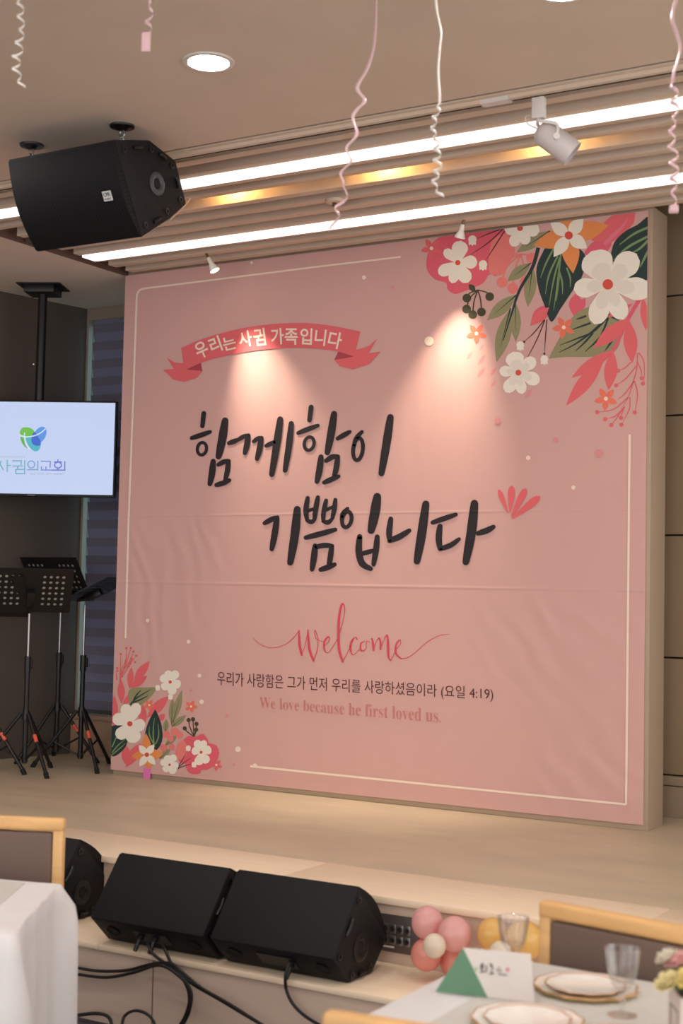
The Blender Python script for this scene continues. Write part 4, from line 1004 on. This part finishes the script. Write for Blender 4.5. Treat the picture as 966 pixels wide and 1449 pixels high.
# ================================================================== CHAIRS
M_wood = mat('chair_beech', (226, 178, 118), rough=.38, spec=.4, var=.1, vscale=5, stretch=(1, 8, 8))
M_uph = mat('chair_brown', (112, 92, 82), rough=.55, spec=.35, bump=.06, bscale=300)
def chair(loc, rz, h, w, label):
    e = tag(empty('dining_chair', loc, rz), label, 'chair', 'beech dining chairs')
    z0 = .5
    # posts
    for s in (-1, 1):
        MB().prism([Vector((s * w / 2 - s * .036, -.016, 0)), Vector((s * w / 2, -.016, 0)), Vector((s * w / 2, .016, 0)), Vector((s * w / 2 - s * .036, .016, 0))], (0, 0, 0), (0, 0, h - .03)).build('back_post', M_wood, e, bevel=.005)
        MB().cyl((s * (w / 2 - .02), -.42, 0), (s * (w / 2 - .02), -.42, .44), .015, .02, n=12).build('front_leg', M_wood, e, smooth=True)
    MB().box((0, 0, h - .022), (w + .004, .04, .046)).build('top_rail', M_wood, e, bevel=.012, seg=3)
    MB().box((0, 0, z0), (w - .07, .026, .05)).build('lower_rail', M_wood, e, bevel=.004)
    MB().box((0, -.004, (z0 + h - .045) / 2), (w - .074, .032, h - .05 - z0)).build('back_panel', M_uph, e, bevel=.01, seg=3)
    MB().box((0, -.22, .455), (w, .46, .07)).build('seat', M_uph, e, bevel=.022, seg=3)
    MB().box((0, -.22, .40), (w - .03, .42, .05)).build('seat_frame', M_wood, e, bevel=.004)
    return e
def place_chair(end, other, h, w, label, facing_cam=True, right_end=True):
    dv = Vector((other.x - end.x, other.y - end.y, 0)).normalized()    # along the rail, away from the visible end
    c = Vector((end.x, end.y, 0)) + dv * (w / 2)
    rz = math.atan2(dv.y, dv.x)
    # local -y (seat side) must point to the table
    return c, rz
e0 = onz(92, 1158, .92); e1 = onz(0, 1154, .92)
c_, rz_ = place_chair(e0, e1, .92, .46, '')
chair(c_, rz_ + PI, .92, .46, 'beech chair with brown padded back behind the left table')
e0 = onz(767, 1273, .885); e1 = onz(966, 1310, .885)
c_, rz_ = place_chair(e0, e1, .885, .47, '')
chair(c_, rz_, .885, .47, 'beech chair with brown padded back behind the set table')
e0 = onz(461, 1429, .9); e1 = e0 + Vector((.98, .12, 0))
c_, rz_ = place_chair(e0, e1, .9, .47, '')
chair(c_, rz_ + PI, .9, .47, 'nearest beech chair with only its top rail in view at the bottom')

# ================================================================== TABLES WITH CLOTHS
M_cloth = mat('white_cloth', (224, 220, 220), rough=.8, sheen=.2, bump=.04, bscale=400)
M_run = mat('runner_linen', (206, 202, 196), rough=.85, var=.03, vscale=60, bump=.08, bscale=350)
def round_poly(P, r, n=6):
    out = []
    N = len(P)
    for i in range(N):
        a, b, c = P[i - 1], P[i], P[(i + 1) % N]
        u, v = (a - b).normalized(), (c - b).normalized()
        p, q = b + u * r, b + v * r
        for k in range(n + 1):
            t = k / n; out.append(p * (1 - t) ** 2 + b * 2 * t * (1 - t) + q * t * t)
    return out
def table(corners, z, label, clabel, drop=.55, corner_flare=.06, seed=1, rrad=.035, near_short=False):
    c = sum(corners, Vector()) / len(corners)
    e = tag(empty('dining_table', (c.x, c.y, 0)), label, 'table')
    P = [Vector((p.x - c.x, p.y - c.y, 0)) for p in corners]
    MB().prism([p * .99 for p in P], (0, 0, z - .03), (0, 0, z - .006)).build('tabletop', M_wood, e)
    for p in P: q = p * .8; MB().box((q.x, q.y, (z - .03) / 2), (.05, .05, z - .03)).build('leg', M_wood, e)
    base = round_poly(P, rrad)
    # resample the rim densely
    rim = []
    N = len(base)
    for i in range(N):
        a, b = base[i], base[(i + 1) % N]; m = max(1, int((b - a).length / .025))
        for k in range(m): rim.append(a.lerp(b, k / m))
    N = len(rim); L = [0]
    for i in range(N): L.append(L[-1] + (rim[(i + 1) % N] - rim[i]).length)
    mb = MB(); rows = 12; vs = []
    def drop_at(p, nv):
        k = max(0.0, min(1.0, (abs(nv.y) - .55) / .35)) if (nv.y > 0 or near_short) else 0.0
        return drop * (1 - k) + .2 * k
    for j in range(rows + 1):
        t = j / rows
        for i, p in enumerate(rim):
            tg = (rim[(i + 1) % N] - rim[i - 1]).normalized(); nv = Vector((tg.y, -tg.x, 0))
            if nv.dot(p) < 0: nv = -nv
            cdist = min((p - q).length for q in P)
            fl = corner_flare * math.exp(-(cdist / .07) ** 2)
            wav = .010 * math.sin(L[i] * 34 + seed) + .006 * math.sin(L[i] * 71 + 2 * seed)
            off = 0 if t == 0 else (.002 + .014 * t + (wav * t ** .8) + fl * (min(1, t / .42) - .25 * max(0, t - .5)))
            q = p + nv * off
            dz = drop_at(p, nv) * max(0, (t * 1.08 - .08)) if t > 0 else 0
            vs.append((q.x, q.y, z - dz))
    fs = [(j * N + i, j * N + (i + 1) % N, (j + 1) * N + (i + 1) % N, (j + 1) * N + i) for j in range(rows) for i in range(N)]
    fs.append(tuple(range(N - 1, -1, -1)))
    mb.add(vs, fs)
    mb.v = [(p[0], p[1], p[2]) for p in mb.v]
    t_ = mb.build('tablecloth', M_cloth, None, smooth=True, angle=65, loc=(c.x, c.y, 0))
    tag(t_, clabel, 'tablecloth', 'white tablecloths')
    return c
TZ = .75
B_ = onz(82, 1251, TZ); N_ = onz(17, 1321, TZ)
rd = (N_ - B_).normalized(); fd = (onz(0, 1244, TZ) - B_).normalized(); nd = Vector((-rd.y, rd.x, 0)); nd = -nd if nd.dot(fd) < 0 else nd
farL = B_ + (fd * .6 + nd * .4).normalized() * 1.1
fl_ = B_ + fd * .9
table([fl_, B_, N_, N_ + nd * 1.0], TZ, 'dining table under the white cloth at the left edge', 'white cloth hanging over the corner of the left table', drop=.6, corner_flare=.06, seed=2, rrad=.02)
def runner(P, z, label):
    c = sum(P, Vector()) / len(P)
    o = MB().prism([Vector((p.x - c.x, p.y - c.y, 0)) for p in P], (0, 0, 0), (0, 0, .0015)).build('table_runner', M_run, None, loc=(c.x, c.y, z + .0006))
    return tag(o, label, 'table runner', 'linen table runners')
r0, r1 = onz(38, 1248, TZ), onz(0, 1281, TZ); dd = (r1 - r0).normalized()
r0 = r0 + dd * .02
runner([r0, r0 + dd * .55, r0 + dd * .5 + nd * .6, r0 + fd * .6 + dd * .05], TZ, 'greyish linen runner on the left table')
RX, RYF, RYN = 4.175, -3.44, -4.36
table([Vector((RX, RYF, 0)), Vector((5.75, RYF - .03, 0)), Vector((5.75, RYN, 0)), Vector((RX + .012, RYN, 0))], TZ, 'dining table under the white cloth set with plates at the right', 'white cloth on the set table at the lower right', drop=.55, corner_flare=.04, seed=5, rrad=.02, near_short=True)
runner([Vector((4.315, RYF - .006, 0)), Vector((5.72, RYF - .04, 0)), Vector((5.72, RYN + .02, 0)), Vector((4.335, RYN + .02, 0))], TZ, 'greyish linen runner on the set table at the right')
TS = TZ + .0024

# plates
M_por = mat('porcelain', (244, 238, 230), rough=.15, spec=.5, coat=.5)
M_gold = mat('gold_rim', (196, 128, 70), rough=.3, metal=.7)
M_chg = mat('charger_gold', (232, 206, 132), rough=.35)
def plate(c, R, label, clabel):
    wob = lambda t, r: (.026 * math.cos(12 * t) * min(1, r / R) ** 4)
    e = tag(empty('charger_plate', (c.x, c.y, TS)), clabel, 'charger plate', 'gold charger plates')
    MB().lathe([(0, 0), (R * .62, 0), (R * .98, .009), (R, .0115), (R * .96, .0125), (R * .62, .004), (0, .004)], (0, 0, 0), n=72, wob=wob).build('base', M_chg, e, smooth=True)
    MB().lathe([(R * .99, .0118), (R * .985, .0138), (R * .962, .0137), (R * .962, .0118)], (0, 0, 0), n=72, wob=wob).build('rim', M_gold, e, smooth=True)
    r2 = R * .76
    p = tag(empty('dinner_plate', (c.x, c.y, TS + .0045)), label, 'plate', 'scalloped dinner plates')
    wob2 = lambda t, r: (.028 * math.cos(12 * t) * min(1, r / r2) ** 4)
    MB().lathe([(0, 0), (r2 * .6, 0), (r2 * .72, .003), (r2, .0105), (r2, .0118), (r2 * .72, .0056), (r2 * .58, .0028), (0, .0025)], (0, 0, 0), n=72, wob=wob2).build('dish', M_por, p, smooth=True)
    MB().lathe([(r2 * 1.002, .0105), (r2 * 1.002, .0125), (r2 * .976, .0119), (r2 * .976, .0105)], (0, 0, 0), n=72, wob=wob2).build('rim', M_gold, p, smooth=True)
    # porcelain well of the charger around the dish
    MB().lathe([(R * .962, .0133), (R * .8, .0099), (R * .66, .0056)], (0, 0, 0), n=72, wob=wob).build('glaze', M_por, e, smooth=True)
plate(onz(828, 1396, TZ + .012), .125, 'white scalloped plate with gold rim beside the clear goblet', 'gold-edged charger under the plate beside the clear goblet')
plate(onz(746, 1443, TZ + .012), .125, 'white scalloped plate with gold rim in front of the name card', 'gold-edged charger under the plate in front of the name card')
plate(onz(878, 1470, TZ + .012), .1, 'white scalloped plate just entering the bottom edge near the flowers', 'gold-edged charger at the bottom edge near the flowers')

# goblets
M_gl = thin_glass('goblet_glass', (.975, .97, .97), .12)
def goblet(c, R, h, label, ribs=0):
    e = tag(empty('goblet', (c.x, c.y, TS)), label, 'goblet', 'clear glass goblets')
    wob = (lambda t, r: .03 * math.cos(ribs * t)) if ribs else None
    hb = h * .42
    MB().lathe([(.006, hb - .012), (.013, hb - .004), (R * .55, hb + .006), (R * .74, hb + h * .14), (R * .9, hb + h * .34), (R, h), (R * .965, h), (R * .86, hb + h * .34), (R * .68, hb + h * .14), (R * .4, hb + .012), (0, hb + .008)], (0, 0, 0), n=40, wob=wob).build('bowl', M_gl, e, smooth=True)
    MB().lathe([(.006, .008), (.005, hb * .4), (.0085, hb * .55), (.005, hb * .7), (.006, hb - .01)], (0, 0, 0), n=20).build('stem', M_gl, e, smooth=True)
    MB().lathe([(0, 0), (.034, 0), (.034, .002), (.012, .006), (.006, .01)], (0, 0, 0), n=32).build('foot', M_gl, e, smooth=True)
    MB().tube([(R * .985 * math.cos(a), R * .985 * math.sin(a), h) for a in [2 * PI * i / 40 for i in range(41)]], .0013, n=6).build('lip', thin_glass('rim_glass', (.9, .88, .88), .3), e, smooth=True)
goblet(onz(880, 1437, TS), .041, .150, 'clear goblet in front of the plate at the right')
goblet(onz(725, 1378, TS), .039, .140, 'ribbed clear goblet standing behind the name card', 20)

# folded name card
M_cw = mat('card_white', (216, 208, 202), rough=.7); M_cg = mat('card_green', (92, 134, 104), rough=.65)
aL = onz(616, 1404, TS); bL = onz(690, 1412, TS); bR = onz(756, 1420, TS)
hf = Vector((CF.x, CF.y, 0)).normalized()
mid = (aL + bR) / 2
apL = onpl(655, 1341, aL.lerp(bL, .5) + hf * .022, hf); apR = onz(751, 1350, apL.z)
cL = Vector((apL.x, apL.y, TS)) + hf * .045; cR_ = Vector((apR.x, apR.y, TS)) + hf * .045
nc = tag(empty('name_card', (mid.x, mid.y, TS)), 'folded white name card with green triangular end on the set table', 'name card')
O = Vector(nc.location)
def flat(name, pts, m, parent, th=.0008):
    n0 = (pts[1] - pts[0]).cross(pts[2] - pts[0]).normalized()
    return MB().prism([p - O for p in pts], n0 * -th, n0 * th).build(name, m, parent)
up = Vector((0, 0, .001))
fp = flat('front_panel', [bL + up, bR + up, apR, apL], M_cw, nc)
flat('back_panel', [cL + up, apL, apR, cR_ + up], M_cw, nc)
flat('end_panel', [aL + up, bL + up, apL], M_cg, nc)
fn = (bR - bL).cross(apL - bL).normalized()
if fn.dot(CAM - bL) < 0: fn = -fn
Kc = cr(640, 1345, 10.733)
def card_strokes(name, L, w, m):
    mb = MB()
    for pts in L:
        P = [onpl(x, y, bL + fn * .0016, fn) - O for x, y in Kc(*pts)]
        for a, b in zip(P[:-1], P[1:]):
            s_ = (b - a).normalized().cross(fn) * w / 2; mb.add([a + s_, b + s_, b - s_, a - s_], [(0, 1, 2, 3)])
    mb.build(name, m, fp)
card_strokes('handwriting', [[(452, 185), (466, 200)], [(418, 222), (475, 214)], [(430, 240), (470, 235), (455, 275), (425, 280), (430, 245)], [(450, 285), (450, 325)], [(418, 330), (495, 320)], [(515, 225), (512, 335)], [(560, 205), (605, 212), (575, 250)], [(580, 225), (625, 278)], [(596, 285), (596, 345)], [(558, 355), (632, 348)], [(690, 262), (722, 262)], [(668, 290), (700, 312), (745, 300)], [(690, 356), (760, 366), (828, 372)]], .0022, M_gum)
def card_dot(x, y, r_, m, name):
    c = onpl(*Kc((x, y))[0], bL + fn * .0016, fn) - O
    MB().lathe([(r_, 0), (r_ * .8, .0006), (0, .0007)], c, fn, n=12).build(name, m, fp)
card_dot(838, 288, .0042, mat('card_pink', (222, 110, 140), rough=.6), 'pink_blossom'); card_dot(358, 280, .0038, mat('card_leaf', (164, 186, 130), rough=.6), 'green_leaf')

# flower box
vb = onz(990, 1480, TS)
VO = Vector((vb.x, vb.y, TS))
fb = tag(empty('flower_box', VO, .54), 'small white box vase of pale roses at the right edge', 'vase')
hb_ = .112; wb_ = .11
MB().box((0, 0, hb_ / 2), (wb_, wb_, hb_)).build('box', mat('vase_white', (214, 200, 192), rough=.5), fb, bevel=.003)
fr = MB()
for s_, ax in ((-1, 'y'), (-1, 'x')):
    for (x0, x1, z0, z1) in ((-.035, .035, .018, .0205), (-.035, .035, .0775, .08), (-.035, -.0325, .018, .08), (.0325, .035, .018, .08)):
        if ax == 'y': fr.bb(x0, x1, -wb_ / 2 - .0012, -wb_ / 2 + .001, z0, z1)
        else: fr.bb(-wb_ / 2 - .0012, -wb_ / 2 + .001, x0, x1, z0, z1)
fr.build('printed_frame', mat('frame_grey', (120, 108, 104), rough=.6), fb)
MB().box((0, 0, hb_ + .002), (wb_ - .012, wb_ - .012, .006)).build('moss', mat('moss_dark', (44, 42, 30), rough=.9), fb)
def rose(parent, c, r_, col, tilt):
    m_ = mat('rose_%d_%d_%d' % col, col, rough=.6, transl=.15)
    nv = Vector((tilt[0], tilt[1], 1)).normalized(); R3 = nv.to_track_quat('Z', 'Y').to_matrix()
    mb = MB()
    for ringi, (rr, hh_, n_p, w_) in enumerate(((.25, .8, 3, .5), (.5, .85, 5, .55), (.78, .7, 6, .65), (1.0, .45, 7, .7))):
        for k_ in range(n_p):
            a0 = 2 * PI * (k_ + .37 * ringi) / n_p; vs = []
            for iu in range(4):
                for iv in range(4):
                    u_ = iu / 3 - .5; v_ = iv / 3
                    ang = a0 + u_ * w_ * 2 * PI / n_p * 1.9 * (1 - .25 * v_ ** 3)
                    rad = r_ * (rr * (.35 + .65 * v_ ** .8) + (.16 * v_ ** 4))
                    h_ = r_ * (-.5 + hh_ * (v_ ** .9) * 1.25 - .22 * (2 * abs(u_)) ** 2 * v_)
                    vs.append(Vector(c) + R3 @ Vector((rad * math.cos(ang), rad * math.sin(ang), h_)))
            mb.add(vs, [(iu * 4 + iv, iu * 4 + iv + 1, (iu + 1) * 4 + iv + 1, (iu + 1) * 4 + iv) for iu in range(3) for iv in range(3)])
    o = mb.build('rose', m_, parent, smooth=True, angle=80)
    so = o.modifiers.new('thick', 'SOLIDIFY'); so.thickness = .0012
    MB().tube([Vector(c) - nv * r_ * .4, Vector((c[0] * .4, c[1] * .4, hb_))], .0022, n=6).build('stem', mat('stem_green', (96, 112, 72), rough=.7), o)
for dx, dy, dz, rr, col in ((-.078, -.03, .030, .026, (240, 226, 170)), (-.026, -.045, .042, .033, (246, 222, 130)), (-.045, .01, .066, .028, (240, 184, 178)), (.03, -.02, .062, .03, (244, 214, 200)), (.0, .035, .05, .028, (238, 200, 190)), (.05, .01, .04, .026, (240, 226, 190)), (-.07, .02, .07, .022, (236, 228, 206))):
    rose(fb, (dx, dy, hb_ + dz), rr, col, (dx * 9, dy * 9))
rl = random.Random(3)
for i in range(16):
    a = rl.uniform(0, 2 * PI); b_ = Vector((math.cos(a) * .02, math.sin(a) * .02, hb_ + .004)); t_ = Vector((math.cos(a) * rl.uniform(.05, .085), math.sin(a) * rl.uniform(.05, .085), hb_ + rl.uniform(.015, .11)))
    s_ = (t_ - b_).cross(Vector((0, 0, 1))).normalized() * rl.uniform(.007, .012); m_ = b_.lerp(t_, .6) + Vector((0, 0, .006))
    MB().add([b_, m_ + s_, t_, m_ - s_, m_ - Vector((0, 0, .004))], [(0, 1, 4), (1, 2, 4), (2, 3, 4), (3, 0, 4)]).build('leaf', mat('leaf_sage', (140, 152, 116), rough=.7) if i % 3 else mat('filler_white', (232, 226, 214), rough=.7), fb)

# ================================================================== HANGING STREAMERS
def streamer(path, coil_from, d, width, coil_r, turns, col, label, endcap=None, jit=.3):
    """path: pixel polyline seen at distance d; below coil_from (0..1 along it) the ribbon curls"""
    P = smooth_pts([atd(x, y, d) for x, y in path], 10)
    top = P[0] + Vector((0, 0, 0)); ceil = Vector((top.x, top.y, ZT - .001))
    P = [ceil, ceil.lerp(top, .5)] + P
    Ls_ = [0]
    for a, b in zip(P[:-1], P[1:]): Ls_.append(Ls_[-1] + (b - a).length)
    tot = Ls_[-1]; pre = (P[2] - P[0]).length
    cf = pre + (tot - pre) * coil_from
    N = 60 + int(turns * 22); vs = []; rng = random.Random(int(path[0][0]))
    ph = 0
    V = []; 
    for i in range(N + 1):
        s = tot * i / N
        j = 0
        while j < len(Ls_) - 2 and Ls_[j + 1] < s: j += 1
        c = P[j].lerp(P[j + 1], (s - Ls_[j]) / max(1e-6, Ls_[j + 1] - Ls_[j]))
        k_ = max(0, min(1, (s - cf) / .05))
        q = max(0, (s - cf) / max(1e-6, tot - cf))
        ang = q * turns * 2 * PI + .25 * math.sin(q * 17)
        rr = coil_r * k_ * (1 + jit * math.sin(q * 11 + 1))
        c = c + (CR * math.cos(ang) + Vector((CF.x, CF.y, 0)) * math.sin(ang)) * rr
        tw = .9 * math.sin(s * 5 + path[0][0])
        wd = (CR * math.cos(tw) + Vector((CF.x, CF.y, 0)) * math.sin(tw)) * (1 - k_) + Vector((0, 0, 1)) * k_
        V.append((c, wd.normalized() * width / 2 * (1 - .1 * k_)))
    e = tag(empty('ribbon_streamer', ceil), label, 'streamer', 'curled ribbon streamers')
    mb = MB()
    for c, wv in V: mb.v += [tuple(c + wv - ceil), tuple(c - wv - ceil)]
    mb.f = [(2 * i, 2 * i + 1, 2 * i + 3, 2 * i + 2) for i in range(N)]
    m_ = mat('ribbon_%d_%d_%d' % col, col, rough=.28, spec=.6, coat=.3, transl=.15)
    o = mb.build('ribbon', m_, e, smooth=True, angle=80)
    so = o.modifiers.new('thick', 'SOLIDIFY'); so.thickness = .0005
    if endcap: endcap(e, P[-1] - ceil, m_)
    return e
PK = (240, 204, 206); WH = (240, 232, 224)
def tag_end(e, p, m_):
    MB().box(p + Vector((0, 0, -.03)), (.028, .012, .062), Matrix.Rotation(.35, 3, 'Z')).build('ribbon_tag', mat('tag_pink', (236, 196, 200), rough=.6), e, bevel=.004)
def roll_end(e, p, m_):
    MB().cyl(p + CR * -.012, p + CR * .012, .013, n=18).build('ribbon_roll', m_, e, smooth=True)
streamer([(27, -6), (29, 22), (31, 40), (27, 60), (24, 80), (22, 96), (27, 110), (32, 124)], 0.0, 4.35, .0095, .0125, 7, WH, 'cream curled streamer at the upper left corner', None)
streamer([(206, -8), (214, 8), (210, 24), (211, 38), (207, 46)], 0.1, 4.4, .013, .012, 2.2, PK, 'pink curled streamer with a tag near the downlight', tag_end, .1)
streamer([(532, -8), (531, 35), (528, 68), (519, 98), (505, 124), (516, 142), (504, 156), (499, 168), (505, 190), (490, 210), (497, 228), (482, 246), (491, 268), (482, 290), (474, 310), (470, 326)], .78, 4.5, .0125, .012, 2.6, PK, 'long pink wavy streamer left of the other long one', None)
streamer([(616, -8), (618, 15), (624, 45), (622, 70), (620, 100), (622, 140), (618, 160), (612, 180), (617, 200), (618, 225), (619, 240), (614, 258), (620, 272), (624, 278)], .52, 4.5, .0115, .0115, 9, WH, 'white streamer curling tightly in front of the slatted ceiling')
streamer([(958, -8), (951, 25), (958, 50), (962, 72), (952, 108), (953, 130), (955, 160), (950, 190), (953, 230), (953, 270), (953, 296)], .40, 4.3, .013, .0125, 8.5, PK, 'pink curled streamer with a rolled end at the right edge', roll_end)
